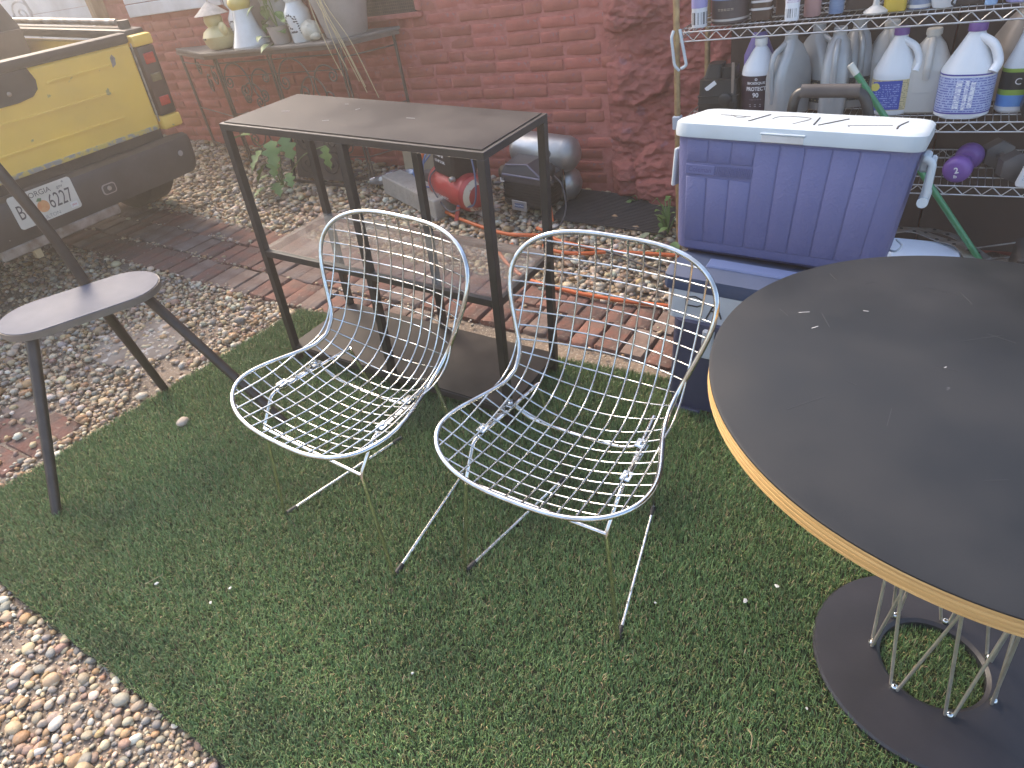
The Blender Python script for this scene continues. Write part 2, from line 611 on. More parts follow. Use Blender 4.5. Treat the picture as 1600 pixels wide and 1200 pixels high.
# gravel bed left of the turf
x, y = scatter(-2.4, -0.27, -1.7, 0.345, 0.0188, rg)
k = ~in_poly(x, y, TURF)
strip = (x < -0.47) & (x > -0.88) & (y < -0.62)
k &= ~(strip & (rg.uniform(0, 1, len(x)) > 0.16))
k &= fbm(x * 3.2, y * 3.2, 9) + rg.uniform(-.2, .2, len(x)) > 0.28
x, y = x[k], y[k]
size = np.clip(rg.lognormal(math.log(.0112), .36, len(x)), .006, .030)
pebbles("gravel", x, y, -0.018 + size * rg.uniform(.1, .75, len(x)), size, 1, 6, "tan and cream pebble bed between the stool and the brick path")
# gravel bed along the wall
x, y = scatter(-4.3, 1.75, 0.90, 2.06, 0.0225, rg)
k = fbm(x * 2.5, y * 2.5, 19) + rg.uniform(-.3, .3, len(x)) > 0.2
x, y = x[k], y[k]
size = np.clip(rg.lognormal(math.log(.0155), .34, len(x)), .007, .034)
pebbles("gravel", x, y, -0.018 + size * rg.uniform(.15, .85, len(x)), size, 1, 8, "grey and cream pebble bed between the brick path and red wall")
# loose pebbles caught in the path joints
x = rg.uniform(-2.5, 1.7, 1500); y = rg.choice([0.335, 0.54, 0.745, 0.92], 1500) + rg.normal(0, .016, 1500)
k = rg.uniform(0, 1, 1500) < np.clip((fbm(x * 4, y * 4, 33) - .35) * 4, 0.05, 1)
x, y = x[k], y[k]
k = ~in_poly(x, y, TURF); x, y = x[k], y[k]
size = np.clip(rg.lognormal(math.log(.0075), .4, len(x)), .003, .016)
pebbles("gravel", x, y, -0.004 + size * rg.uniform(-.2, .4, len(x)), size, 1, 9, "loose small pebbles caught in the brick path joints")

# brick path: each paver its own piece
path = bpy.data.objects.new("brick_path", None)
link(path)
path['kind'] = 'structure'
def paver_mesh(seed, w=0.098, l=0.196, h=0.055):
    r = random.Random(seed)
    b = MB()
    b.box((0, 0, 0), (w, l, h), 0.007)
    for v in b.bm.verts:
        v.co.x += r.uniform(-.004, .004); v.co.y += r.uniform(-.005, .005); v.co.z += r.uniform(-.003, .002)
    bmesh.ops.recalc_face_normals(b.bm, faces=b.bm.faces)
    return b
PV = []
for k in range(12):
    b = paver_mesh(k)
    o = b.build("paver", (paver_a, paver_a, paver_c, paver_b, paver_a, paver_c)[k % 6], angle=50)
    PV.append(o.data)
    bpy.data.objects.remove(o)
def paver(x, y, rz, z=-0.028):
    o = bpy.data.objects.new("brick", RNG.choice(PV))
    o.location = (x, y, z + RNG.uniform(-.004, .004))
    o.rotation_euler = (RNG.gauss(0, .012), RNG.gauss(0, .015), rz + RNG.gauss(0, .025))
    o.scale = (RNG.uniform(.95, 1.03), RNG.uniform(.96, 1.02), 1)
    link(o, path)
for row, y0 in enumerate((0.438, 0.644, 0.838)):
    x = -2.5 + RNG.uniform(0, .08)
    while x < 1.72:
        if not (row == 0 and x > 0.35):
            paver(x, y0 + RNG.gauss(0, .004) + 0.012 * math.sin(x * 2.1), 0)
        x += 0.1035 + RNG.uniform(-.003, .005)
for y0 in np.arange(-1.62, -0.62, 0.105):                       # the sunken edging left of the turf
    for x0 in (-0.78, -0.572):
        if RNG.random() < 0.9:
            paver(x0 + RNG.gauss(0, .006), y0, PI / 2, -0.040)

# flat grey flagstone showing in the gravel
f = MB()
pts = [(-0.87, -0.34), (-0.66, -0.31), (-0.58, -0.17), (-0.63, -0.02), (-0.78, 0.03), (-0.93, -0.05), (-0.98, -0.22)]
f.prism(
        [(p.x + RNG.uniform(-.008, .008), p.y + RNG.uniform(-.008, .008)) for p in smooth_path([(a, b, 0) for a, b in pts], 3, True)], -0.04, -0.010, bev=0.006)
flag = f.build("flagstone", mat("flagstone", (0.26, 0.225, 0.195), 0.9, col2=(0.18, 0.145, 0.12), scale=10, bump=0.9, bscale=28, speck=(0.42, 0.39, 0.36), speck_at=0.6, speck_scale=22), angle=50)
tag(flag, "flat grey flagstone sunk in the gravel behind the stool legs", "stone")

# artificial turf mat
turf = thing("turf_mat", "green artificial turf mat laid under the chairs and table", "turf")
t = MB()
edge = []
for i in range(len(TURF)):
    a, b = Vector((*TURF[i], 0)), Vector((*TURF[(i + 1) % len(TURF)], 0))
    m_ = max(2, int((b - a).length / 0.03))
    nrm = Vector((-(b - a).y, (b - a).x, 0)).normalized()
    for j in range(m_):
        p = a + (b - a) * (j / m_) + nrm * RNG.uniform(-.004, .004)
        edge.append((p.x, p.y))
t.prism(edge, -0.016, 0.003)
t.build("backing", turf_backing, turf, smooth=False)
NB = 430000
bx_ = NP.uniform(-0.42, 2.75, NB * 2); by_ = NP.uniform(-1.32, 0.55, NB * 2)
kk = in_poly(bx_, by_, TURF)
rb_ = np.hypot(bx_ - 2.268, by_ + .335)
kk &= ~((rb_ < .2415) & (rb_ > .106))                            # flattened under the table base
kk &= ~((bx_ > 1.43) & (by_ > .33))
dc = np.hypot(bx_ - CAM.x, by_ - CAM.y)
kk &= NP.uniform(0, 1, len(bx_)) < np.clip(1.35 - dc * .17, .5, 1)
bx_, by_ = bx_[kk][:NB], by_[kk][:NB]
nb_ = len(bx_)
L_ = NP.normal(.0195, .0045, nb_).clip(.010, .036); W_ = NP.uniform(.0006, .0011, nb_)
flow = fbm(bx_ * 2.3, by_ * 2.3, 61) * 2 * PI * 1.6
ang = NP.uniform(0, 2 * PI, nb_) * .82 + flow * .18
lean = NP.normal(.5, .34, nb_).clip(.0, 1.3)
dx_, dy_ = np.cos(ang), np.sin(ang)
sx_, sy_ = -dy_, dx_
z0 = 0.002
P0 = np.stack([bx_, by_, np.full(nb_, z0)], -1)
side = np.stack([sx_, sy_, np.zeros(nb_)], -1) * W_[:, None]
mid = P0 + np.stack([dx_ * np.sin(lean * .5), dy_ * np.sin(lean * .5), np.cos(lean * .5)], -1) * (L_ * .55)[:, None]
tip = mid + np.stack([dx_ * np.sin(lean * 1.7), dy_ * np.sin(lean * 1.7), np.cos(lean * 1.7)], -1) * (L_ * .45)[:, None]
VV = np.stack([P0 - side, P0 + side, mid - side * .9, mid + side * .9, tip], 1)
FF = np.array([[0, 1, 3], [0, 3, 2], [2, 3, 4]])[None] + (np.arange(nb_) * 5)[:, None, None]
gp = np.array([2.0, 1.62, 1.7]) * np.array([(.050, .110, .036), (.066, .135, .046), (.085, .160, .058), (.115, .175, .075), (.125, .140, .055), (.20, .175, .095)])
ci = NP.choice(6, nb_, p=[.24, .28, .22, .12, .08, .06])
sheen = fbm(bx_ * 1.7 + 3, by_ * 1.7, 77)  # patches of pale sheen are put into the blade colours
cc = gp[ci] * (0.82 + .4 * NP.uniform(0, 1, (nb_, 1))) * (0.75 + .6 * sheen[:, None])
cc = np.concatenate([cc, np.ones((nb_, 1))], 1)
bl = np_mesh("blades", VV.reshape(-1, 3), FF.ravel(), 3, blade_mat, np.repeat(cc, 5, 0), turf)
bl['kind'] = 'stuff'

# a stone and bits of litter on the turf
def stone(x, y, s, label, col, z=0.02):
    b = MB()
    b.ball((0, 0, 0), s, (1, .72, .5), sub=2)
    r = random.Random(int(x * 999))
    for v in b.bm.verts:
        v.co *= 1 + r.uniform(-.07, .07)
    o = b.build("stone", mat("pale_stone" + str(col), col, 0.7, col2=tuple(c * .7 for c in col), scale=40, bump=.3, bscale=60), loc=(x, y, z), rot=(.1, .1, r.uniform(0, 3)))
    return tag(o, label, "stone")
stone(-0.084, -0.48, 0.027, "cream stone lying alone on the turf behind the stool leg", (.55, .45, .36))
def crumb(x, y, s, label, r):
    b = MB()
    b.ball((0, 0, 0), s, (1, .7, .35), sub=1)
    for v in b.bm.verts:
        v.co *= 1 + RNG.uniform(-.25, .25)
    o = b.build("petal", mat("petal_white", (.66, .64, .60), .7, col2=(.5, .47, .42), scale=60), loc=(x, y, 0.024), rot=(0.2, .1, r))
    return tag(o, label, "litter", "pale petals on the turf")
CR = ["pale petal on the dark turf near the table base, left of two",
      "pale petal on the dark turf near the table base, right of two",
      "tiny pale fleck on the turf left of the table base disc",
      "tiny white fleck on the turf below the two chairs",
      "white petal right of a thin straw on the turf",
      "white petal on the turf, lowest of three near the straw",
      "white petal beside a thin straw on the turf",
      "tiny pale fleck behind the near chair's front foot"]
CRXY = [(1.865, -.353), (1.923, -.276), (2.048, -.562), (1.237, -.885), (.648, -.912), (.637, -.968), (.449, -.994), (1.672, -.455)]
for (x, y), lb, s in zip(CRXY, CR, (.008, .0075, .004, .0045, .0055, .0055, .006, .004)):
    crumb(x, y, s, lb, RNG.uniform(0, 3))
for a, b_, lb in (((.421, -1.010), (.442, -.967), "thin dry straw lying on the turf at lower left"), ((1.949, -.662), (1.965, -.701), "short dry twig on the dark turf near the bottom edge")):
    a, b_ = Vector((*a, .024)), Vector((*b_, .026))
    o = MB().tube(smooth_path([a, (a + b_) / 2 + Vector((.004, .006, .002)), b_], 5), .0011, 5).build("straw", mat("straw", (.42, .33, .2), .8, col2=(.3, .22, .13), scale=50))
    tag(o, lb, "twig")

# ------------------------------------------------------------------ the red wall
WALL_Y = 2.05
wall = thing("brick_wall", "old brick wall painted dull red behind the gravel bed", "wall", (0, WALL_Y, 0), LEVEL)
b = MB()
b.box((-2.72, 0.147, 0.75), (6.6, 0.30, 3.0))
b.build("mortar_face", wall_mortar, wall, smooth=False)
WB = []
for k in range(14):
    r = random.Random(100 + k)
    q = MB()
    q.box((0, 0, 0), (0.205, 0.05, 0.0585), 0.008, seg=2)
    for v in q.bm.verts:
        v.co.x += r.uniform(-.0035, .0035); v.co.z += r.uniform(-.003, .003); v.co.y += r.uniform(-.003, .003)
    o = q.build("wall_brick", wall_red if k % 3 else wall_red_b, angle=60)
    WB.append(o.data); bpy.data.objects.remove(o)
PITCH = 0.0682
rest = MB()
nseen = 0
for row in range(0, 27):
    bz = 0.413 - 6.05 * PITCH + row * PITCH + PITCH / 2
    a = -3.46 + (row % 2) * 0.107 + RNG.uniform(-.02, .02)
    while a < 0.56:
        ln = 1.0 if RNG.random() > 0.13 else 0.5
        w = 0.213 * ln
        if a + w > 0.60:
            break
        c = a + w / 2
        seen = (bz < 1.12) and not (c < -2.2 and bz > 1.02) and not (c < -2.9 and bz < 0.35)
        if RNG.random() < .04:
            pass
        if seen:
            o = bpy.data.objects.new("brick", RNG.choice(WB))
            o.location = (c, 0.0205 - RNG.uniform(0, .0055), bz + 0.003 * math.sin(c * 3 + row) + RNG.uniform(-.002, .002))
            o.rotation_euler = (RNG.gauss(0, .02), RNG.gauss(0, .012), RNG.gauss(0, .018))
            o.scale = (ln * RNG.uniform(.96, 1.0), 1, RNG.uniform(.92, 1.03))
            link(o, wall)
            nseen += 1
        else:
            rest.box((c, 0.014, bz), (w - .011, .05, .0575), .006)
        a += w
rs = rest.build("brick_courses", wall_red, wall, angle=50)
rs['kind'] = 'stuff'

# rubble stone footing on the right, rendered and painted the same red
NXg, NZg = 380, 260
ax = np.linspace(0.52, 4.0, NXg); bz = np.linspace(-0.35, 1.75, NZg)
A, B = np.meshgrid(ax, bz)
rgs = np.random.default_rng(21)
sx = rgs.uniform(0.45, 4.1, 230); sz = rgs.uniform(-.4, 1.8, 230)
dd = np.sqrt(((A[..., None] - sx) / 2.3) ** 2 + (B[..., None] - sz) ** 2)
o1 = np.sort(dd, -1)
edge_d = o1[..., 1] - o1[..., 0]
near = dd.argmin(-1)
hgt = rgs.uniform(.0, .060, 230)[near] * np.clip(edge_d / .016, 0, 1) ** .7
nz = .75 * (fbm(A * 8, B * 17, 5, 6) - .5) + .75 * (fbm(A * 26, B * 60, 15, 4) - .5)
depth = .018 + hgt + nz * .055 + np.clip(.10 - (B - A * .08) * .35, 0, .12) * .6
depth = np.where(A > 1.08, np.minimum(depth, .125), depth)
depth *= np.clip((A - .50) / .10, .12, 1)
YY = -depth
V = np.stack([A, YY, B], -1).reshape(-1, 3)
I = np.arange(NXg * NZg).reshape(NZg, NXg)
F = np.stack([I[:-1, :-1], I[:-1, 1:], I[1:, 1:], I[1:, :-1]], -1).reshape(-1)
np_mesh("rubble_stone_face", V, F, 4, stone_red, None, wall)
b = MB(); b.box((2.26, 0.17, 0.7), (3.5, 0.30, 2.1)); b.build("wall_core", stone_red, wall, smooth=False)

# vent with wire screen, low in the wall above the iron table
vent = thing("wall_vent", "rusty screened vent in the red wall above the iron table", "vent", (0, WALL_Y, 0), LEVEL)
b = MB(); b.box((-0.80, -0.012, 1.115), (0.36, 0.012, 0.30)); b.build("recess_panel", mat("vent_shade", (.12, .085, .065), .9, col2=(.08, .06, .05), scale=20), vent, smooth=False)  # dark panel on the wall; the recess's shade is put into its colour
b = MB()
for k in range(25):
    b.tube([(-0.975 + k * .0146, -.022, .972), (-0.975 + k * .0146, -.022, 1.26)], .0013, 4)
for k in range(19):
    b.tube([(-0.98, -.0245, .975 + k * .0155), (-0.62, -.0245, .975 + k * .0155)], .0013, 4)
b.build("screen", mat("rusty_wire", (.22, .15, .11), .8, .3, col2=(.14, .09, .06), scale=30), vent)
b = MB(); b.box((-0.80, -.02, .955), (.44, .045, .028), .006); b.box((-.80, -.015, 1.28), (.44, .03, .03), .005)
for sx_ in (-1.0, -.60):
    b.box((sx_, -.015, 1.12), (.03, .03, .29), .005)
b.build("vent_frame", wall_mortar, vent)

# white boards and window trim at the top left
wb = thing("white_board_trim", "white painted board trim on the red wall above the iron table", "trim", (0, WALL_Y, 0), LEVEL)
b = MB(); b.box((-2.69, -.025, 1.175), (1.03, .05, .080), .004); b.build("board", white_wood, wb)
b = MB(); b.box((-2.70, -.018, 1.42), (1.05, .036, .40), .004); b.build("board", white_wood, wb)
sd = thing("white_siding", "white clapboard siding far behind the pickup bed", "siding", (-3.5, WALL_Y, 0), LEVEL)
for k in range(14):
    b = MB(); b.box((-2.1, -.02 , .25 + k * .13), (4.0, .03, .128), .003, M=T(0, 0, 0))
    b.build("board", white_wood, sd)
b = MB(); b.box((-.06, -.05, .9), (.07, .10, 2.0), .004); b.build("corner_post", mat("tan_wood", (.42, .27, .15), .7, col2=(.30, .19, .10), scale=12, stretch=(4, 4, .6), bump=.2), sd)
pv = thing("drain_pipe", "short round drain pipe end poking from the red stone by the ground", "pipe", (0.75, 1.965, 0.055))
b = MB(); M_ = RX(PI / 2)
b.lathe([(.016, -.05), (.023, -.05), (.025, .0), (.025, .02), (.017, .02), (.016, -.05)], 20, M=M_, cap=False)
b.build("pipe_end", mat("clay_pipe", (.25, .18, .15), .8, col2=(.18, .13, .11), scale=30), pv)
b = MB(); b.lathe([(.016, -.035), (.001, -.035)], 20, M=M_); b.build("bore_disc", mat("pipe_bore_shade", (.01, .01, .01), .95), pv)  # black disc inside the pipe; its inner shade is put into the colour
# ------------------------------------------------------------------ black console shelf
con = thing("console_shelf", "black metal console shelf with a glass middle shelf, behind the chairs", "shelf")
W, D, H, Q = 1.0, 0.36, 0.93, 0.025
for x in (0, (W - Q) / 2, W - Q):
    for y in (0, D - Q):
        b = MB(); b.box((x + Q / 2, y + Q / 2, (H - .022) / 2), (Q, Q, H - .022), .0012); b.build("leg", black_paint, con)
def frame(z, h, name):
    b = MB()
    b.box((W / 2, Q / 2, z), (W - 2 * Q, Q - .002, h), .001); b.box((W / 2, D - Q / 2, z), (W - 2 * Q, Q - .002, h), .001)
    b.box((Q / 2, D / 2, z), (Q - .002, D - 2 * Q, h), .001); b.box((W - Q / 2, D / 2, z), (Q - .002, D - 2 * Q, h), .001)
    return b.build(name, black_paint, con)
tf = MB()
tf.box((W / 2, D / 2, H - .0115), (W, D, .021), .0012)
tf.build("top_frame", black_paint, con)
b = MB(); b.box((W / 2, D / 2, H + .001), (W - .024, D - .024, .003), .001); b.build("top_board", console_board, con)
frame(0.475, .024, "glass_frame")
b = MB(); b.box((W / 2, D / 2, .489), (W - .02, D - .02, .005)); b.build("glass_shelf", shelf_glass, con, smooth=False)
frame(0.062, .024, "bottom_frame")
b = MB(); b.box((W / 2, D / 2, .0765), (W - .008, D - .008, .006), .001); b.build("bottom_board", console_board, con)
SCRATCH = [(.14, .16, .03, .3), (.36, .11, .022, .5), (.38, .24, .016, 1.2), (.30, .28, .013, .2), (.62, .20, .03, .1), (.70, .30, .02, 2.6), (.83, .10, .02, .7)]
for x, y, l, a in SCRATCH[:5]:
    b = MB(); b.box((0, 0, 0), (l, .0022, .0006), M=T(x, y, H + .0031) @ RZ(a)); b.build("scratch", mat("scuff", (.42, .40, .38), .7), con, smooth=False)

# ------------------------------------------------------------------ wire chairs
CQ = dict(zf=.4527, sl=.0153, Ls=.3183, rb=.1306, ba=.3823, Lb=.2901, ks=.3402, kb=.4969, wf=.3158, wm=.2040, wt=.3144, nf=3.1778, nt=3.2302, lip=.0136)
CQ['turn'] = PI / 2 - CQ['ba'] + CQ['sl']
CT = CQ['Ls'] + CQ['rb'] * CQ['turn'] + CQ['Lb']
def sstep(a, b, x):
    t = min(1, max(0, (x - a) / (b - a)))
    return t * t * (3 - 2 * t)
def shell(s, t, off=0.0):
    q = CQ
    th = (0 if t < q['Ls'] else min((t - q['Ls']) / q['rb'], q['turn'])) - q['sl']
    a = min(t, q['Ls'])
    y = a * math.cos(q['sl']); z = q['zf'] - a * math.sin(q['sl'])
    m_ = min(max((t - q['Ls']) / q['rb'], 0), q['turn'])
    y += q['rb'] * (math.sin(m_ - q['sl']) + math.sin(q['sl'])); z += q['rb'] * (math.cos(q['sl']) - math.cos(m_ - q['sl']))
    bb = max(t - q['Ls'] - q['rb'] * q['turn'], 0)
    y += bb * math.cos(q['turn'] - q['sl']); z += bb * math.sin(q['turn'] - q['sl'])
    lt = max(.12 - t, 0) / .12
    z -= q['lip'] * lt * lt
    k = q['ks'] + (q['kb'] - q['ks']) * sstep(q['Ls'] * .6, q['Ls'] + q['rb'] * q['turn'] + .12, t)
    tt = t / CT
    w_ = max(1e-4, halfw(min(max(tt, 0), 1)))
    dish = (.050 + .008 * sstep(.35, .7, tt)) * max(0, 1 - (s / w_) ** 2) * (1 - abs(2 * tt - 1) ** 4)
    nn = k * s * s - dish + off
    return Vector((s, y - math.sin(th) * nn, z + math.cos(th) * nn))
def halfw(tt):
    q = CQ
    w = q['wf'] + (q['wm'] - q['wf']) * sstep(0, .5, tt) if tt < .5 else q['wm'] + (q['wt'] - q['wm']) * sstep(.5, 1, tt)
    n_ = q['nf'] if tt < .5 else q['nt']
    return w * max(0, 1 - abs(2 * tt - 1) ** n_) ** (1 / n_)
def rim_pts(N=150):
    out = []
    for i in range(N):
        a = 2 * PI * i / N
        c, s = math.cos(a), math.sin(a)
        n_ = CQ['nf'] if s < 0 else CQ['nt']
        tt = .5 + .5 * math.copysign(abs(s) ** (2 / n_), s)
        w = CQ['wf'] + (CQ['wm'] - CQ['wf']) * sstep(0, .5, tt) if tt < .5 else CQ['wm'] + (CQ['wt'] - CQ['wm']) * sstep(.5, 1, tt)
        out.append(shell(math.copysign(abs(c) ** (2 / n_), c) * w, tt * CT))
    # even spacing
    P = out + [out[0]]
    cum = [0]
    for p, q_ in zip(P, P[1:]):
        cum.append(cum[-1] + (q_ - p).length)
    res, j = [], 0
    for i in range(N):
        d = cum[-1] * i / N
        while cum[j + 1] < d:
            j += 1
        t_ = (d - cum[j]) / max(1e-9, cum[j + 1] - cum[j])
        res.append(P[j].lerp(P[j + 1], t_))
    return res
def make_chair(label, loc, rz):
    ch = thing("wire_chair", label, "chair", loc, (0, 0, rz), "chrome wire chairs")
    b = MB(); b.tube(rim_pts(), .0063, 10, closed=True); b.build("rim", chrome, ch, angle=80)
    for i in range(12):                                            # wires running front to back
        s = (-5.5 + i) * .0405
        tts = [k / 300 for k in range(301) if halfw(k / 300) >= abs(s)]
        if not tts:
            continue
        t0_, t1_ = tts[0], tts[-1]
        b = MB(); b.tube([shell(s, (t0_ + (t1_ - t0_) * k / 40) * CT, .002) for k in range(41)], .0026, 6); b.build("wire", chrome, ch, angle=80)
    nt_ = 20
    for i in range(nt_):                                           # wires running across
        tt = (i + 1) / (nt_ + 1)
        w = halfw(tt)
        b = MB(); b.tube([shell(-w + 2 * w * k / 22, tt * CT, -.002) for k in range(23)], .0024, 6); b.build("wire", chrome, ch, angle=80)
    for sg in (-1, 1):
        rail = [(sg * .158, .40, .424), (sg * .186, .135, .427), (sg * .180, .078, .352), (sg * .221, .060, .0075), (sg * .140, .505, .0075), (sg * .158, .40, .424)]
        b = MB(); b.tube(fillet(rail, .016, 5), .0060, 8); b.build("sled_leg", chrome_base, ch, angle=80)
        for p_, q_ in (((sg * .2205, .063, .0075), (sg * .2135, .100, .0075)), ((sg * .1405, .500, .0075), (sg * .147, .464, .0075))):
            b = MB(); b.tube([p_, q_], .0078, 8); b.build("glide", mat("black_glide", (.02, .02, .022), .5), ch, angle=80)
        for yy, xx in ((.175, .184), (.285, .172)):
            b = MB(); b.box((sg * xx, yy, .4385), (.024, .030, .005), .0015); b.build("bracket", chrome, ch)
            b = MB(); b.lathe([(.006, 0), (.006, .002), (.003, .004)], 10, c=(sg * xx, yy, .441)); b.build("bolt", chrome, ch)
        b = MB(); b.box((sg * .182, .225, .4305), (.012, .14, .006), .001, M=None); b.build("seat_strap", chrome, ch)
    b = MB(); b.tube([(-.181, .077, .352), (.181, .077, .352)], .0052, 8); b.build("front_crossbar", chrome_base, ch, angle=80)
    b = MB(); b.tube(smooth_path([(-.168, .30, .419), (-.1, .30, .392), (.1, .30, .392), (.168, .30, .419)], 5), .0052, 8); b.build("rear_crossbar", chrome_base, ch, angle=80)
    return ch
ch2 = make_chair("chrome wire chair beside the round table", (1.4052, -0.6429, 0.004), -.017)
ch1 = copy_tree(ch2)
ch1.location = (0.796, -0.7189, 0.004)
ch1.rotation_euler = (0, 0, -.0753)
ch1['label'] = "chrome wire chair in front of the black console shelf, nearer the stool"

# ------------------------------------------------------------------ round table
tb = thing("round_table", "round black table with a plywood edge on a wire pedestal", "table", (2.203, -0.265, 0))
RT = 0.500
b = MB(); b.lathe([(.001, .7265), (RT - .006, .7265), (RT - .0005, .7250), (RT, .7235), (RT, .7225), (.001, .7225)], 128, cap=False); b.build("laminate_top", laminate, tb, angle=30)
zed = .7223
ply_dark = mat("plywood_dark_ply", (.56, .34, .13), .55, col2=(.44, .26, .10), scale=9, stretch=(1, 1, 20), bump=.05)
for k in range(7):                                                 # the plies showing on the edge
    h = .0044
    rr = RT - .0006 - (.0007 if k % 2 else 0)
    b = MB(); b.lathe([(.12, zed - h), (rr, zed - h), (rr, zed - .0001), (.12, zed - .0001)], 128, cap=False); b.build("ply", plywood if k % 2 == 0 else ply_dark, tb, angle=30)
    zed -= h
BC = Vector((.065, -.070, 0))                                       # the pedestal sits a little off centre
b = MB()
b.lathe([(.104, .004), (.243, .004), (.2445, .016), (.240, .021), (.16, .029), (.112, .030), (.104, .024), (.104, .004)], 96, c=BC, cap=False); b.build("base_disc", base_black, tb, angle=30)
b = MB(); b.lathe([(.001, .684), (.155, .684), (.158, .688), (.158, .6912), (.001, .6912)], 64, c=BC * .25, cap=False); b.build("mounting_plate", base_black, tb)
steel = mat("pedestal_steel", (.62, .58, .50), .34, .75, col2=(.48, .43, .36), scale=30, rough2=.45)
nbll = 7
for k in range(nbll):
    a = math.radians(-175 + k * 360 / nbll)
    p = BC + Vector((.122 * math.cos(a), .122 * math.sin(a), .034))
    b = MB(); b.ball(p, .0085); b.build("bolt_head", chrome, tb)
    for dd_ in (-.55, 1.15):
        tpp = BC * .25 + Vector((.150 * math.cos(a + dd_), .150 * math.sin(a + dd_), .686))
        q0 = p + Vector((.008 * math.cos(a + PI / 2 * (1 if dd_ > 0 else -1)), .008 * math.sin(a + PI / 2 * (1 if dd_ > 0 else -1)), -.002))
        b = MB(); b.tube([q0, tpp], .0035, 8); b.build("pedestal_rod", steel, tb, angle=80)
for u in ((-.36, .12, .022, .5), (-.33, .07, .016, .9), (.21, -.40, .009, .2), (.02, -.31, .012, .4), (-.10, .02, .006, 1.), (-.25, .17, .01, .1), (.12, .2, .012, 2.)):
    b = MB(); b.box((0, 0, 0), (u[2], .0016, .0005), M=T(u[0], u[1], .7268) @ RZ(u[3])); b.build("scratch", mat("scuff", (.42, .40, .38), .7), tb, smooth=False)

rt_ = random.Random(8)
for k in range(15):
    a_, r_ = rt_.uniform(1.6, 5.2), rt_.uniform(.05, .46)
    l_ = rt_.uniform(.02, .09)
    b = MB(); b.box((0, 0, 0), (l_, .0007, .0004), M=T(r_ * math.cos(a_), r_ * math.sin(a_), .72675) @ RZ(rt_.uniform(0, 3.1))); b.build("scratch", mat("fine_scratch", (.045, .045, .047), .6), tb, smooth=False)
# ------------------------------------------------------------------ three-legged stool with a back post
st = thing("stool", "dark metal stool with a grey oval seat and tapered legs, by the truck", "stool")
sc_, sa_ = Vector((-.262, -.523, 0)), math.radians(66.5)
def pill(l, w, n=16):
    r = w / 2; out = []
    for sx_, a0 in ((l / 2 - r, -90), (-l / 2 + r, 90)):
        for k in range(n + 1):
            a = math.radians(a0 + 180 * k / n); out.append((sx_ + r * math.cos(a), r * math.sin(a)))
    return out
MS = T(sc_.x, sc_.y, 0) @ RZ(sa_)
b = MB(); b.prism(pill(.485, .238), .478, .4995, M=MS); b.build("seat_edge", stool_edge, st)
b = MB(); b.prism(pill(.480, .233), .4995, .5025, M=MS, bev=.001); b.build("seat", stool_top, st)
for a, c in (((-.285, -.690, .478), (-.098, -.958, .004)), ((-.335, -.452, .478), (-.335, -.366, .004)), ((-.262, -.350, .478), (.250, -.312, .004))):
    b = MB(); b.tube([a, c], .0185, 14, r2=.0145); b.build("leg", stool_metal, st, angle=50)
    b = MB(); b.box((a[0], a[1], .474), (.055, .05, .007), .002); b.build("leg_plate", stool_metal, st)
b = MB(); b.tube(smooth_path([(-.372, -.432, .47), (-.40, -.455, .70), (-.455, -.50, .98), (-.52, -.55, 1.22)], 6), .0175, 14); b.build("back_post", stool_metal, st, angle=50)
b = MB(); b.prism(pill(.34, .13), -.011, .011, M=T(-.525, -.548, 1.24) @ RZ(sa_) @ RX(PI / 2 - .2), bev=.004); b.build("backrest", stool_edge, st)

# ------------------------------------------------------------------ coolers
navy = mat("navy_plastic", (.040, .044, .085), .5, col2=(.05, .054, .10), scale=12, bump=.08, bscale=160)
slate_blue = mat("slate_blue_plastic", (.040, .060, .115), .5, spec=.3, col2=(.05, .07, .13), scale=9, bump=.05, bscale=160)
pale_grey = mat("pale_grey_plastic", (.50, .52, .56), .5, col2=(.43, .45, .48), scale=9, bump=.04, bscale=120)
violet_blue = mat("violet_blue_plastic", (.106, .112, .25), .5, col2=(.128, .135, .272), scale=3, bump=.22, bscale=130, lo=.25, hi=.8)
white_plastic = mat("white_plastic", (.55, .605, .635), .45, col2=(.47, .51, .53), scale=5, bump=.03, bscale=120)
marker = mat("black_marker", (.015, .015, .018), .6)

lc = thing("wheeled_cooler", "dark navy cooler with a grey rim, standing under the violet cooler", "cooler")
def ring(x0, x1, y0, y1, z, r, n=5):
    return [((x0 + x1) / 2 + p[0], (y0 + y1) / 2 + p[1], z) for p in rrect(x1 - x0, y1 - y0, r, n)]
b = MB(); b.loft([ring(1.445, 2.05, .325, .73, .018, .03), ring(1.43, 2.06, .315, .735, .06, .035), ring(1.425, 2.075, .325, .75, .345, .035)]); b.build("body", navy, lc)
b = MB(); b.loft([ring(1.398, 2.10, .343, .78, .343, .03), ring(1.392, 2.105, .352, .785, .436, .03)]); b.build("rim_band", pale_grey, lc)
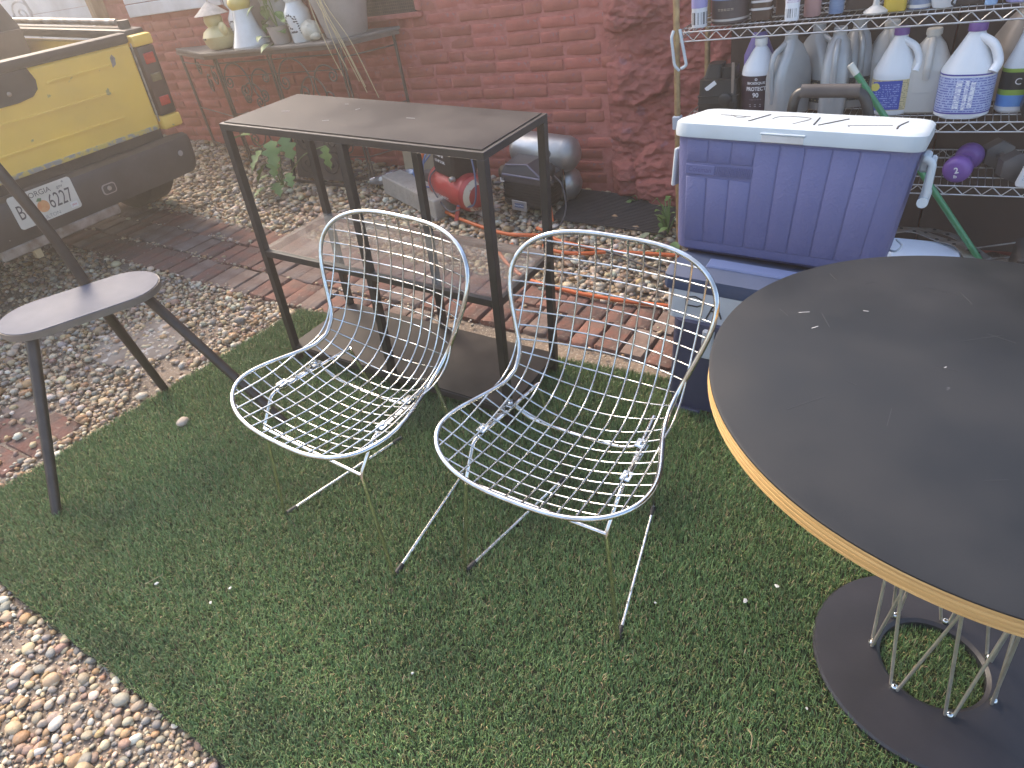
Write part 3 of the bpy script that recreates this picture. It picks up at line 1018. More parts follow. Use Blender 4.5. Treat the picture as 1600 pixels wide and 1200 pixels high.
# lid: a stepped slab that falls towards the back
prof = [(.352, .437), (.346, .452), (.358, .478), (.402, .492), (.418, .4935), (.468, .476), (.80, .415), (.80, .40)]
rings = []
for x, ins in ((1.382, .014), (1.394, 0), (2.105, 0), (2.117, .014)):
    rings.append([(x, min(max(py, .352 + ins), .79), min(pz, .500 - ins * .8)) for py, pz in prof])
b = MB(); b.loft(rings); b.build("lid", slate_blue, lc, angle=25)
b = MB(); b.box((1.76, .443, .4935), (.54, .055, .010), .004, M=None); b.build("lid_step", mat("lid_step_blue", (.070, .105, .225), .45, col2=(.08, .115, .24), scale=9), lc)
b = MB(); b.box((1.545, .3165, .285), (.035, .018, .10), .004); b.build("latch", pale_grey, lc)
for x in (1.50, 1.98):
    b = MB(); b.box((x, .335, .010), (.09, .05, .02), .004); b.build("foot", navy, lc)
YF = .338
strokes = [[(1.459, .419), (1.460, .363)], [(1.462, .418), (1.485, .424), (1.508, .416), (1.513, .402), (1.495, .392), (1.464, .392)], [(1.548, .418), (1.526, .358)], [(1.548, .418), (1.571, .366)], [(1.536, .386), (1.562, .386)]]
for s in strokes:
    b = MB(); b.tube([(x, YF + (z - .343) * .10 + .004, z) for x, z in s], .0026, 6); b.build("marker_stroke", marker, lc)

ck = thing("ice_chest", "violet blue ice chest with a white lid, stacked on the navy cooler", "cooler", (1.3125, .548, .4633))
ck.rotation_euler = (Matrix.Rotation(-.0407, 3, 'Z') @ Matrix.Rotation(-.1626, 3, 'X') @ Matrix.Rotation(-.026, 3, 'Y')).to_euler()
CL, CD, HB, HT = .6713, .3347, .3555, .4031
TP = .027
def inset(z):
    return TP * (1 - z / HB)
b = MB()
b.loft([ring(TP + .022, CL - TP - .022, TP * .5 + .022, CD - TP * .5 - .022, 0.0, .03), ring(TP + .004, CL - TP - .004, TP * .5 + .004, CD - TP * .5 - .004, .012, .042),
        ring(TP, CL - TP, TP * .5, CD - TP * .5, .035, .045), ring(.003, CL - .003, .004, CD - .004, HB, .045)])
b.build("body", violet_blue, ck, angle=30)
# raised panels between the grooves of the front
def front_y(z):
    return TP * .5 + (.004 - TP * .5) * (z - .035) / (HB - .035)
GX = [.040, .108, .179, .246, .317, .386, .458, .529, .603]
def fx(x, z):                                                      # the sides draw in towards the bottom
    c = CL / 2
    return c + (x - c) * (1 - .075 * (1 - z / HB))
def panel(x0, x1, z0, z1):
    g_ = .0022
    b = MB()
    b.loft([[(fx(x0 + g_, z0), front_y(z0) + .004, z0), (fx(x1 - g_, z0), front_y(z0) + .004, z0), (fx(x1 - g_, z1), front_y(z1) + .004, z1), (fx(x0 + g_, z1), front_y(z1) + .004, z1)],
            [(fx(x0 + g_, z0), front_y(z0) - .0012, z0), (fx(x1 - g_, z0), front_y(z0) - .0012, z0), (fx(x1 - g_, z1), front_y(z1) - .0012, z1), (fx(x0 + g_, z1), front_y(z1) - .0012, z1)],
            [(fx(x0 + g_ + .002, z0 + .002), front_y(z0) - .0024, z0 + .002), (fx(x1 - g_ - .002, z0 + .002), front_y(z0) - .0024, z0 + .002), (fx(x1 - g_ - .002, z1 - .002), front_y(z1) - .0024, z1 - .002), (fx(x0 + g_ + .002, z1 - .002), front_y(z1) - .0024, z1 - .002)]])
    b.build("front_panel", violet_blue, ck, angle=60)
for i, (x0, x1) in enumerate(zip(GX, GX[1:])):
    if i < 3:
        panel(x0, x1, .285, .348); panel(x0, x1, .040, .238)
    else:
        panel(x0, x1, .040, .348)
badge = MB(); badge.box((.090, front_y(.262) - .001, .262), (.092, .004, .030), .002); bd = badge.build("badge", violet_blue, ck)
lettering("Coleman", .021, mat("badge_relief_shade", (.062, .058, .19), .5), bd, T(.090, front_y(.262) - .0034, .262) @ RX(PI / 2), xscale=.95)  # flat letters; the embossing's shade is put into their darker colour
for k in range(20):
    x = .142 + k * .0054
    b = MB(); b.box((0, 0, 0), (.0026, .004, .030), .0008, M=T(x, front_y(.262) - .001, .262) @ RY(.12)); b.build("vent_rib", violet_blue, ck)
b = MB()
b.loft([ring(-.006, CL + .006, -.008, CD + .006, HB + .001, .05), ring(-.008, CL + .008, -.010, CD + .008, HB + .012, .052), ring(-.006, CL + .006, -.007, CD + .006, HT - .008, .05),
        ring(.002, CL - .002, .001, CD - .002, HT - .001, .045), ring(.012, CL - .012, .011, CD - .012, HT + .001, .04)])
b.build("lid", white_plastic, ck, angle=30)
b = MB(); b.box((.320, -.0075, HB + .011), (.118, .006, .020), .002); b.build("lid_notch", mat("lid_notch_tan", (.60, .57, .54), .5, col2=(.52, .49, .46), scale=20), ck)  # notch face in a warmer tan than the lid
b = MB(); b.box((.320, -.0095, HB + .0245), (.124, .006, .006), .002); b.build("notch_lip", white_plastic, ck)
LS = [[(0.09, 0.158), (0.128, 0.154), (0.173, 0.145)], [(0.121, 0.164), (0.16, 0.113), (0.182, 0.158)], [(0.226, 0.224), (0.206, 0.045)], [(0.255, 0.13), (0.259, 0.174), (0.28, 0.206), (0.345, 0.195), (0.354, 0.15), (0.332, 0.041)],
      [(0.374, 0.209), (0.388, 0.042)], [(0.454, 0.215), (0.401, 0.042)], [(0.48, 0.049), (0.481, 0.075), (0.58, 0.124)], [(0.609, 0.224), (0.596, 0.125), (0.597, 0.056)]]
for k, s in enumerate(LS):
    b = MB(); b.tube(smooth_path([(x, y, HT + .0012) for x, y in s], 4), .0012 if k in (0, 1, 3, 6) else .0022, 6); b.build("marker_stroke", marker, ck)
# swing handle on the right-hand end
hx = CL + .004
b = MB(); b.box((hx + .006, .12, .318), (.024, .07, .050), .006); b.build("handle_mount", white_plastic, ck)
b = MB(); b.tube(fillet([(hx + .004, .06, .335), (hx + .026, .058, .325), (hx + .030, .058, .235), (hx + .026, .075, .215)], .02), .010, 12)
b.box((hx + .024, .105, .278), (.016, .090, .110), .005)
b.tube([(hx + .026, .042, .222), (hx + .026, .20, .222)], .014, 14)
b.build("handle", white_plastic, ck)
b = MB(); b.box((-.010, .15, .300), (.02, .05, .05), .006); b.box((-.022, .15, .245), (.012, .12, .12), .004); b.build("handle", white_plastic, ck)
b = MB(); b.tube(smooth_path([(CL - .02, .30, .05), (CL + .0, .29, .035), (CL - .012, .27, .02), (CL - .03, .28, .018)], 5), .0035, 7); b.build("drain_strap", white_plastic, ck)
# ------------------------------------------------------------------ yellow pickup, rear end towards the yard
yellow = mat("faded_yellow_paint", (.90, .565, .095), .42, col2=(.80, .50, .10), scale=3.5, rough2=.55, bump=.03, bscale=90, speck=(.40, .30, .12), speck_at=.70, speck_scale=20)
rusty = mat("chipped_yellow_edge", (.62, .45, .11), .6, col2=(.33, .29, .25), scale=26, lo=.47, hi=.56, bump=.2, bscale=80)
truck_black = mat("truck_black_plastic", (.035, .030, .028), .55, col2=(.06, .052, .046), scale=8, bump=.08, bscale=90)
bumper_mat = mat("scuffed_black_bumper", (.040, .033, .031), .5, col2=(.07, .06, .057), scale=5, bump=.12, bscale=40, speck=(.42, .39, .36), speck_at=.735, speck_scale=13)
dull_steel = mat("dull_steel", (.48, .47, .45), .42, .85, col2=(.30, .24, .19), scale=18, rough2=.6, bump=.1, bscale=60)
brown_under = mat("brown_underbody", (.085, .06, .045), .9, col2=(.06, .045, .037), scale=9, bump=.4)
bed_mat = mat("worn_bed_liner", (.10, .078, .062), .8, col2=(.14, .105, .08), scale=5, bump=.2)
tr = thing("pickup_truck", "old yellow pickup truck, its tailgate facing the yard", "truck", (0, 0, 0))
GXp = -1.69                                                       # outer face of the tailgate
YC, GW = 0.095, 0.795
def gate_ring(x, inset_, z0, z1):
    return [(x, YC - GW + inset_, z0 + inset_), (x, YC + GW - inset_, z0 + inset_), (x, YC + GW - inset_, z1 - inset_), (x, YC - GW + inset_, z1 - inset_)]
b = MB(); b.loft([gate_ring(GXp - .05, 0, .525, .952), gate_ring(GXp - .008, 0, .525, .952), gate_ring(GXp, .010, .525, .952)]); gate = b.build("tailgate", yellow, tr, angle=20)
for z, ya, yb in ((.885, .40, .75), (.765, -.62, .72), (.640, -.62, .72)):      # pressed ribs
    b = MB(); n_ = 8
    for zz, hh, nm in ((z, .012, 0),):
        b.loft([[(GXp - .002, ya, zz), (GXp - .002, yb, zz), (GXp - .002, yb, zz - hh), (GXp - .002, ya, zz - hh)], [(GXp + .006, ya + .02, zz - .004), (GXp + .006, yb - .02, zz - .004), (GXp + .006, yb - .012, zz - hh), (GXp + .006, ya + .012, zz - hh)]])
    b.build("pressed_rib", yellow, gate, angle=20)
b = MB(); b.box((GXp - .022, YC, .978), (.062, GW * 2 + .004, .048), .012, seg=2); b.build("gate_cap", truck_black, gate)
b = MB()
outl = [(-.20, .956), (.345, .956), (.362, .90), (.352, .862), (.32, .838), (.25, .828), (-.20, .828)]
b.loft([[(GXp - .002, y, z) for y, z in outl], [(GXp + .006, y, z) for y, z in outl], [(GXp + .009, y * .985, z * .998 + .001) for y, z in outl]]); b.build("handle_panel", truck_black, gate, angle=30)
b = MB(); b.lathe([(.001, 0), (.010, 0), (.010, .003), (.006, .005), (.001, .005)], 14, M=T(GXp + .009, .22, .872) @ RY(PI / 2)); b.build("screw", dull_steel, gate)
b = MB(); b.box((GXp - .004, YC, .536), (.014, GW * 2 - .02, .024), .003); b.build("chipped_lower_edge", rusty, gate)
b = MB(); b.prism([(.0, .0), (.022, .012), (.030, .040), (.018, .058), (.004, .045)], 0, .0015, M=T(GXp + .0005, .755, .865) @ RZ(PI / 2) @ RX(PI / 2)); b.build("paint_chip", mat("bare_metal_chip", (.36, .33, .32), .6, .4, col2=(.2, .17, .15), scale=40), gate)
b = MB(); b.tube([(GXp + .001, YC + GW + .006, .56), (GXp + .001, YC + GW + .006, .95)], .0045, 6); b.build("gate_seam", mat("seam_grey", (.38, .35, .31), .6, .3, col2=(.2, .16, .13), scale=30), gate)
# corner posts with tail lights
for sg, yy in ((1, YC + GW + .075), (-1, YC - GW - .075)):
    b = MB(); b.box((GXp - .03, yy, .955), (.09, .12, .055), .012, seg=2); b.build("corner_panel", yellow, tr)
    b = MB(); b.box((GXp - .03, yy, .545), (.10, .125, .070), .016, seg=2); b.build("corner_panel", yellow, tr)
    b = MB(); b.box((GXp - .028, yy, .755), (.085, .105, .345), .012, seg=2); lamp = b.build("tail_light", mat("lamp_housing", (.07, .032, .028), .35, col2=(.045, .03, .027), scale=14), tr)
    for zc, hh, mm in ((.868, .052, "r"), (.775, .040, "a"), (.655, .046, "r")):
        b = MB(); b.box((GXp + .0155, yy, zc), (.006, .062, hh), .003)
        b.build("lens", mat("red_lens", (.55, .025, .018), .18, col2=(.40, .015, .012), scale=60, coat=.5) if mm == "r" else mat("clear_lens", (.20, .17, .08), .2, col2=(.14, .11, .05), scale=60, coat=.5), lamp)
    # bed side and wheel arch
    b = MB(); b.box((GXp - .66, yy + sg * .03, .755), (1.22, .055, .36), .02, seg=2); b.box((GXp - .66, yy + sg * .02, .545), (1.22, .06, .10), .015)
    sidep = b.build("bed_side", yellow, tr)
    b = MB(); b.box((GXp - .66, yy + sg * .0, .985), (1.26, .115, .045), .014, seg=2); b.build("bed_rail", truck_black, tr)
    b = MB(); b.tube([(GXp - .15, yy, 1.035), (GXp - 1.28, yy, 1.035)], .016, 12); b.build("rail_tube", dull_steel, tr)
    b = MB(); b.tube([(GXp - .10, yy, 1.0), (GXp - .10, yy, 1.045)], .03, 12); b.build("rail_mount", truck_black, tr)
    b = MB(); M_ = T(GXp - .56, yy - sg * .02, .35) @ RX(PI / 2)
    b.lathe([(.20, -.11), (.30, -.11), (.345, -.08), (.35, 0), (.345, .08), (.30, .11), (.20, .11), (.20, -.11)], 40, M=M_, cap=False); wh = b.build("tyre", mat("tyre_rubber", (.02, .02, .02), .85, col2=(.035, .032, .03), scale=20, bump=.3), tr)
    b = MB(); b.lathe([(.001, -.03), (.10, -.03), (.19, .02), (.20, .07), (.001, .07)], 32, M=M_, cap=False); b.build("rim", dull_steel, wh)
b = MB(); b.box((GXp - .50, YC, .60), (.90, 1.50, .03)); b.build("bed_floor", bed_mat, tr, smooth=False)
b = MB(); b.box((GXp - .935, YC, .80), (.04, 1.55, .42)); b.build("bed_front_wall", bed_mat, tr, smooth=False)
# cab
cabm = mat("dark_cab_paint", (.03, .032, .036), .35, col2=(.045, .045, .05), scale=5)
b = MB(); b.loft([[(GXp - .97, YC - .80, .55), (GXp - .97, YC + .80, .55), (GXp - .97, YC + .80, 1.02), (GXp - 1.09, YC + .66, 1.55), (GXp - 1.09, YC - .66, 1.55), (GXp - .97, YC - .80, 1.02)],
                    [(GXp - 2.6, YC - .80, .55), (GXp - 2.6, YC + .80, .55), (GXp - 2.6, YC + .80, 1.02), (GXp - 2.2, YC + .66, 1.55), (GXp - 2.2, YC - .66, 1.55), (GXp - 2.6, YC - .80, 1.02)]]); b.build("cab", cabm, tr, angle=30)
b = MB(); b.loft([[(GXp - .975, YC - .62, 1.08), (GXp - .975, YC + .62, 1.08), (GXp - 1.075, YC + .55, 1.48), (GXp - 1.075, YC - .55, 1.48)], [(GXp - .960, YC - .60, 1.09), (GXp - .960, YC + .60, 1.09), (GXp - 1.060, YC + .53, 1.47), (GXp - 1.060, YC - .53, 1.47)]])
b.build("rear_window", mat("cab_glass", (.10, .16, .19), .05, col2=(.14, .2, .22), scale=4, coat=1.0), tr)
b = MB(); b.box((-1.735, YC, .42), (.03, 1.62, .24)); b.build("rear_sill", brown_under, tr, smooth=False)
# step bumper
b = MB()
prof = [(-1.70, .475), (-1.60, .492), (-1.565, .482), (-1.552, .455), (-1.556, .35), (-1.575, .288), (-1.68, .282)]
rings = []
for y, cut, dz in ((YC - .93, .09, .02), (YC - .88, .03, .006), (YC - .70, 0, 0), (YC, 0, 0), (YC + .70, 0, 0), (YC + .83, .012, .0), (YC + .885, .05, .010), (YC + .905, .095, .03)):
    rings.append([(max(-1.70, x - cut), y, z + (dz if z < .4 else -dz)) for x, z in prof])
b.loft(rings); bump = b.build("bumper", bumper_mat, tr, angle=40)
b = MB(); b.loft([[(-1.5555, .405 + p[0], .378 + p[1]) for p in rrect(.075, .052, .016)], [(-1.5515, .405 + p[0], .378 + p[1]) for p in rrect(.075, .052, .016)]]); b.build("hole_gasket", mat("gasket_pale", (.34, .29, .26), .7), bump)
b = MB(); b.loft([[(-1.5520, .405 + p[0], .378 + p[1]) for p in rrect(.063, .041, .013)], [(-1.5500, .405 + p[0], .378 + p[1]) for p in rrect(.063, .041, .013)]]); b.build("hole_plug", bumper_mat, bump)
b = MB(); b.lathe([(.001, 0), (.012, 0), (.010, .004), (.001, .005)], 14, M=T(-1.550, .405, .380) @ RY(PI / 2)); b.build("bolt", dull_steel, bump)
b = MB(); b.lathe([(.001, 0), (.016, 0), (.014, .003), (.001, .004)], 14, M=T(-1.5525, .86, .41) @ RY(PI / 2)); b.build("reflector_stud", mat("gasket_pale", (.34, .29, .26), .7), bump)
# number plate
pl = MB(); pl.loft([[(-1.553, .0885 + p[0], .425 + p[1]) for p in rrect(.305, .152, .014)], [(-1.549, .0885 + p[0], .425 + p[1]) for p in rrect(.305, .152, .014)]])
plate = pl.build("number_plate", mat("plate_white", (.66, .62, .54), .5, col2=(.58, .54, .46), scale=12), tr)
ink = mat("plate_ink", (.06, .05, .05), .5)
MP = lambda y, z: T(-1.5485, y, z) @ RZ(PI / 2) @ RX(PI / 2)
def plate_text(t_, size, y, z, m_, xs_=1.0, bold=False):
    lettering(t_, size, m_, plate, MP(y, z), xscale=xs_, bold=bold)
plate_text("GEORGIA", .034, .060, .477, ink, 1.02)
plate_text(".gov", .021, .176, .474, ink)
plate_text("BC", .094, -.012, .420, ink, .62)
plate_text("6227", .094, .160, .420, ink, .62)
plate_text("FULTON", .024, .085, .364, mat("plate_grey_ink", (.30, .27, .24), .6), 1.05)
b = MB(); b.lathe([(.001, 0), (.028, 0), (.028, .0006), (.001, .0006)], 24, M=T(-1.5488, .072, .415) @ RY(PI / 2)); b.build("peach_emblem", mat("peach_orange", (.62, .25, .10), .5, col2=(.66, .34, .15), scale=50), plate)
b = MB(); b.prism([(-.012, 0), (0, .012), (.016, .008), (.010, -.006)], 0, .0005, M=MP(.062, .445)); b.build("peach_leaf", mat("leaf_ink", (.12, .2, .09), .5), plate)
b = MB(); b.box((-1.5482, .208, .372), (.0008, .036, .026)); b.build("month_sticker", mat("sticker_white", (.7, .68, .66), .5), plate, smooth=False)
lettering("JAN", .014, mat("red_ink", (.5, .04, .03), .5), plate, T(-1.5474, .208, .372) @ RZ(PI / 2) @ RX(PI / 2))
for y in (-.02, .2):
    b = MB(); b.lathe([(.001, 0), (.005, 0), (.004, .003), (.001, .003)], 10, M=T(-1.549, y, .489) @ RY(PI / 2)); b.build("plate_screw", dull_steel, plate)
# tow bar under the bumper
b = MB(); b.box((-1.60, .12, .262), (.05, .62, .055), .008); b.box((-1.62, -.35, .262), (.05, .32, .055), .008); b.build("tow_bar", dull_steel, tr)
b = MB(); b.box((-1.60, -.03, .225), (.028, .035, .07), .003); b.build("wire_plug", mat("plug_tan", (.48, .36, .2), .6), tr)
b = MB(); b.box((-2.4, YC, .34), (1.4, 1.2, .18), .02); b.build("underbody", brown_under, tr)

# ------------------------------------------------------------------ scrolled iron table by the wall
iron = mat("rusty_wrought_iron", (.11, .088, .076), .55, .4, col2=(.16, .115, .09), scale=24, bump=.15, bscale=110)
iron_top = mat("weathered_iron_top", (.15, .135, .12), .55, .2, col2=(.21, .18, .155), scale=7, bump=.06, bscale=80)
it = thing("iron_table", "long wrought iron table with scrolled panels against the red wall", "table", (0, 0, 0), LEVEL)
TB = .912                                                         # plumb height of its top
YI = 1.655
AX = [-1.985, -1.490, -.915]                                      # front posts, along the wall
def gz(a):                                                        # the ground in plumb coordinates
    return -a * math.tan(ALPHA) + .003
topo = [(-2.80, 1.985), (-2.05, 1.615), (-.93, 1.615), (-.72, 1.985)]
b = MB(); b.prism(topo, TB - .018, TB, bev=.004); b.build("table_top", iron_top, it, angle=30)
b = MB(); b.prism([(x * .995 - .006, y - (y - 1.8) * .06) for x, y in topo], TB - .040, TB - .0185); b.build("apron", iron, it, smooth=False)
for a in AX:
    for dx_ in (-.012, .012):
        b = MB(); b.box((a + dx_, YI, (TB - .041 + gz(a)) / 2), (.011, .011, TB - .041 - gz(a)), .001); b.build("post", iron, it)
for a, y in ((-2.72, 1.95), (-.75, 1.95)):
    b = MB(); b.box((a, y, (TB - .041 + gz(a)) / 2), (.014, .014, TB - .041 - gz(a)), .001); b.build("leg", iron, it)
def spiral(c, r, turns, a0, sgn=1, n_=40, r_end=.006):
    return [Vector((c[0] + (r + (r_end - r) * k / n_) * math.cos(a0 + sgn * 2 * PI * turns * k / n_), c[1], c[2] + (r + (r_end - r) * k / n_) * math.sin(a0 + sgn * 2 * PI * turns * k / n_))) for k in range(n_ + 1)]
def scroll(path_):
    b = MB(); b.tube(path_, .0052, 6); b.build("scroll", iron, it, angle=80)
def c_scroll(c, r, a0, sgn, small=.42):
    """big arc ending in two spirals"""
    big = [Vector((c[0] + r * math.cos(a0 + sgn * t_), c[1], c[2] + r * math.sin(a0 + sgn * t_) * 1.05)) for t_ in np.linspace(0, PI * 1.15, 22)]
    e = big[-1]; d = (e - big[-2]).normalized(); nrm = Vector((-d.z, 0, d.x)) * sgn
    k1 = r * small; c1 = e + nrm * k1
    a1 = math.atan2(e.z - c1.z, e.x - c1.x)
    s1_ = spiral((c1.x, c[1], c1.z), k1, 1.55, a1, sgn, 34)
    e = big[0]; d = (big[0] - big[1]).normalized(); nrm = Vector((d.z, 0, -d.x)) * sgn
    c2 = e + nrm * k1 * .8
    a2 = math.atan2(e.z - c2.z, e.x - c2.x)
    s2_ = spiral((c2.x, c[1], c2.z), k1 * .8, 1.5, a2, -sgn, 34)
    scroll(list(reversed(s2_)) + big[1:-1] + s1_)
for a0_, a1_ in zip(AX, AX[1:]):
    lo_, hi_ = a0_ + .02, a1_ - .02
    wid = hi_ - lo_
    zt = TB - .05
    for zz in (zt - .02, zt - .33, zt - .60):
        b = MB(); b.tube([(lo_, YI, zz), (hi_, YI, zz)], .0042, 6); b.build("rail", iron, it)
    b = MB(); b.tube([(lo_, YI, zt - .10), (hi_, YI, zt - .10)], .003, 6); b.build("rail", iron, it)
    R0 = min(.135, wid * .25)
    c_scroll((lo_ + R0 * 1.05, YI, zt - .03 - R0), R0, PI * .95, -1)
    c_scroll((hi_ - R0 * 1.0, YI, zt - .05 - R0), R0 * .8, PI * .25, 1)
    c_scroll((lo_ + wid * .5, YI, zt - .235), R0 * .75, PI, -1)
    c_scroll((lo_ + R0, YI, zt - .43), R0 * .9, PI * .6, -1)
    c_scroll((hi_ - R0, YI, zt - .45), R0 * .9, PI * .4, 1)
for (a0_, y0_), (a1_, y1_) in (((-2.72, 1.95), (-1.995, 1.66)), ((-.905, 1.66), (-.75, 1.95))):
    for zz in (TB - .09, TB - .40, TB - .65):
        b = MB(); b.tube([(a0_, y0_, zz), (a1_, y1_, zz)], .0042, 6); b.build("rail", iron, it)
for c_ in ((-2.50, 1.90, TB - .12), (-2.32, 1.815, TB - .22), (-2.14, 1.73, TB - .16)):
    scroll([Vector((p.x, c_[1] - (p.x - c_[0]) * .48, p.z)) for p in spiral(c_, .065, 1.8, 1.0, 1)])
b = MB(); b.box((-1.18, YI + .02, .33), (.55, .012, .012)); b.box((-1.18, YI + .02, .12), (.55, .012, .012)); b.build("lower_rail", iron, it, smooth=False)

# things standing on the iron table
def on_table(a, y):
    return tuple(lev(a, y, TB))
ceramic_w = mat("white_ceramic", (.72, .72, .70), .22, col2=(.62, .61, .57), scale=12, coat=.4)
ceramic_y = mat("yellow_ceramic", (.66, .50, .10), .25, col2=(.60, .45, .12), scale=14, coat=.4)
dk = thing("duck_figurine", "pale yellow duck figurine in sunglasses and a straw hat on the iron table", "figurine", on_table(-1.965, 1.73), (0, -ALPHA, math.radians(-18)))
duck_y = mat("duck_yellow", (.60, .50, .22), .4, col2=(.52, .46, .24), scale=9)
b = MB(); b.lathe([(.045, 0), (.085, .01), (.105, .04), (.112, .075), (.095, .105), (.06, .125), (.04, .135)], 28, M=Matrix.Diagonal((1.12, .85, 1, 1)))
b.ball((.10, 0, .11), .035, (1.3, .7, 1.3)); b.build("body", duck_y, dk)
b = MB(); b.ball((-.01, 0, .165), .060, (1, .95, .95), sub=3); b.build("head", duck_y, dk)
b = MB(); b.lathe([(.105, .195), (.098, .2), (.055, .232), (.012, .262), (.001, .264)], 20, c=(-.01, 0, 0), cap=False); b.lathe([(.103, .193), (.001, .215)], 20, c=(-.01, 0, 0), cap=False); b.build("hat", mat("straw_hat", (.56, .50, .44), .8, col2=(.45, .40, .34), scale=40, bump=.3), dk)
b = MB(); b.tube([(-.01, 0, .262), (-.012, 0, .30), (0, 0, .335)], .006, 7); b.build("hat_loop", mat("straw_hat", (.5, .45, .4), .8), dk)
for sg in (-1, 1):
    b = MB(); b.ball((-.052, sg * .026, .172), .021, (.5, 1, .8)); b.build("sunglass_lens", mat("sunglass", (.02, .02, .02), .15), dk)
b = MB(); b.ball((-.078, 0, .148), .024, (1.2, 1.1, .45)); b.build("bill", mat("orange_bill", (.56, .26, .16), .4), dk)
for sg in (-.012, .012):
    b = MB(); b.ball((sg, -.094, .07), .006); b.build("button", mat("sunglass", (.02, .02, .02), .15), dk)

vp = thing("glazed_vase", "white flared vase with a yellow neck beside the patterned bottle", "vase", on_table(-1.675, 1.72), LEVEL)
b = MB(); b.lathe([(.112, 0), (.115, .012), (.098, .05), (.072, .11), (.058, .17), (.052, .205)], 32); b.build("body", ceramic_w, vp)
b = MB(); b.lathe([(.0525, .2045), (.066, .225), (.068, .245), (.055, .27), (.04, .285), (.05, .30), (.02, .302)], 32); b.build("neck", ceramic_y, vp)
ink_b = mat("black_glaze", (.02, .02, .025), .3)
def dots(parent, prof_r, items):
    for (ang, z, r_) in items:
        rr = prof_r(z)
        p = Vector((rr * math.cos(ang), rr * math.sin(ang), z))
        b = MB(); b.ball((0, 0, 0), r_, (1.5, .35, .8), M=T(*p) @ RZ(ang + PI / 2) @ RY(RNG.uniform(-.8, .8)), sub=1); b.build("glaze_mark", ink_b, parent)
def pattern_bottle(label, a, y, sc=1.0):
    o = thing("patterned_bottle", label, "bottle", on_table(a, y), LEVEL, "patterned white bottles")
    prof = [(.060, 0), (.064, .01), (.066, .06), (.075, .12), (.072, .16), (.050, .195), (.048, .205), (.068, .235), (.072, .27), (.055, .31), (.03, .345), (.026, .40), (.032, .405)]
    b = MB(); b.lathe([(r * sc, z * sc) for r, z in prof], 30); b.build("body", ceramic_w, o)
    def pr(z):
        for (r0, z0_), (r1, z1_) in zip(prof, prof[1:]):
            if z0_ * sc <= z <= z1_ * sc:
                return sc * (r0 + (r1 - r0) * (z / sc - z0_) / (z1_ - z0_ + 1e-9))
        return .06 * sc
    its = []
    for k in range(11):
        t_ = k / 10 * 1.5 * PI
        its.append((-PI / 2 + .42 * math.cos(t_), sc * (.11 + .035 * math.sin(t_)), .006))
        if k < 8:
            its.append((-PI / 2 - .25 + .09 * k, sc * (.055 + .004 * (k % 2)), .005))
            its.append((-PI / 2 - .5 + .05 * k, sc * (.235 + .007 * k), .006))
            its.append((-PI / 2 + .75 - .03 * k, sc * (.05 + .012 * k), .005))
    dots(o, pr, its)
    return o
pattern_bottle("white bottle with black leaf pattern, half behind the yellow necked vase", -1.80, 1.80, 1.0)
pattern_bottle("white bottle with black leaf pattern, between the trailing plant and the shell", -1.245, 1.74, 1.0)
pot_clay = mat("pale_clay_pot", (.44, .37, .32), .8, col2=(.36, .30, .26), scale=8, bump=.15)
pot_grey = mat("grey_stone_pot", (.40, .36, .33), .8, col2=(.33, .29, .26), scale=10, bump=.2)
def pot(label, a, y, r0, r1, h, m_):
    o = thing("plant_pot", label, "pot", on_table(a, y), LEVEL)
    b = MB(); b.lathe([(r0 * .92, 0), (r0, .01), (r1, h), (r1 + .012, h), (r1 + .012, h + .03), (r1 - .015, h + .03), (r1 - .02, h - .03), (.001, h - .04)], 36, cap=False)
    b.poly([(r0 * .92 * math.cos(t_), r0 * .92 * math.sin(t_), 0) for t_ in np.linspace(0, 2 * PI, 36, endpoint=False)]); b.build("pot_body", m_, o)
    b = MB(); b.lathe([(.001, h - .0385), (r1 - .021, h - .0385)], 24, cap=False); b.build("soil", mat("potting_soil", (.05, .035, .025), .95, col2=(.09, .065, .045), scale=40, bump=.8), o)
    return o
pot("large pale clay pot behind the patterned bottle and the vase", -1.795, 1.895, .085, .135, .30, pot_clay)
pot("big grey clay pot at the right end of the iron table", -.975, 1.82, .120, .205, .40, pot_grey)
tg = thing("galvanised_bucket", "dull grey metal bucket behind the trailing plant on the iron table", "bucket", on_table(-1.48, 1.86), LEVEL)
galv = mat("galvanised", (.36, .37, .37), .45, .7, col2=(.28, .28, .27), scale=14)
b = MB(); b.lathe([(.085, .0), (.09, .01), (.125, .27), (.13, .275), (.13, .285), (.12, .285), (.115, .05), (.001, .04)], 32, cap=False); b.build("bucket_body", galv, tg)
b = MB(); b.tube(smooth_path([(-.128, 0, .27), (-.10, -.10, .30), (0, -.14, .31), (.10, -.10, .30), (.128, 0, .27)], 8), .004, 7); b.build("bail", galv, tg)
leaf_a = mat("ivy_leaf", (.10, .19, .045), .45, col2=(.22, .30, .12), scale=26, lo=.5, hi=.62)
leaf_b = mat("weed_leaf", (.085, .165, .035), .5, col2=(.12, .20, .06), scale=20)
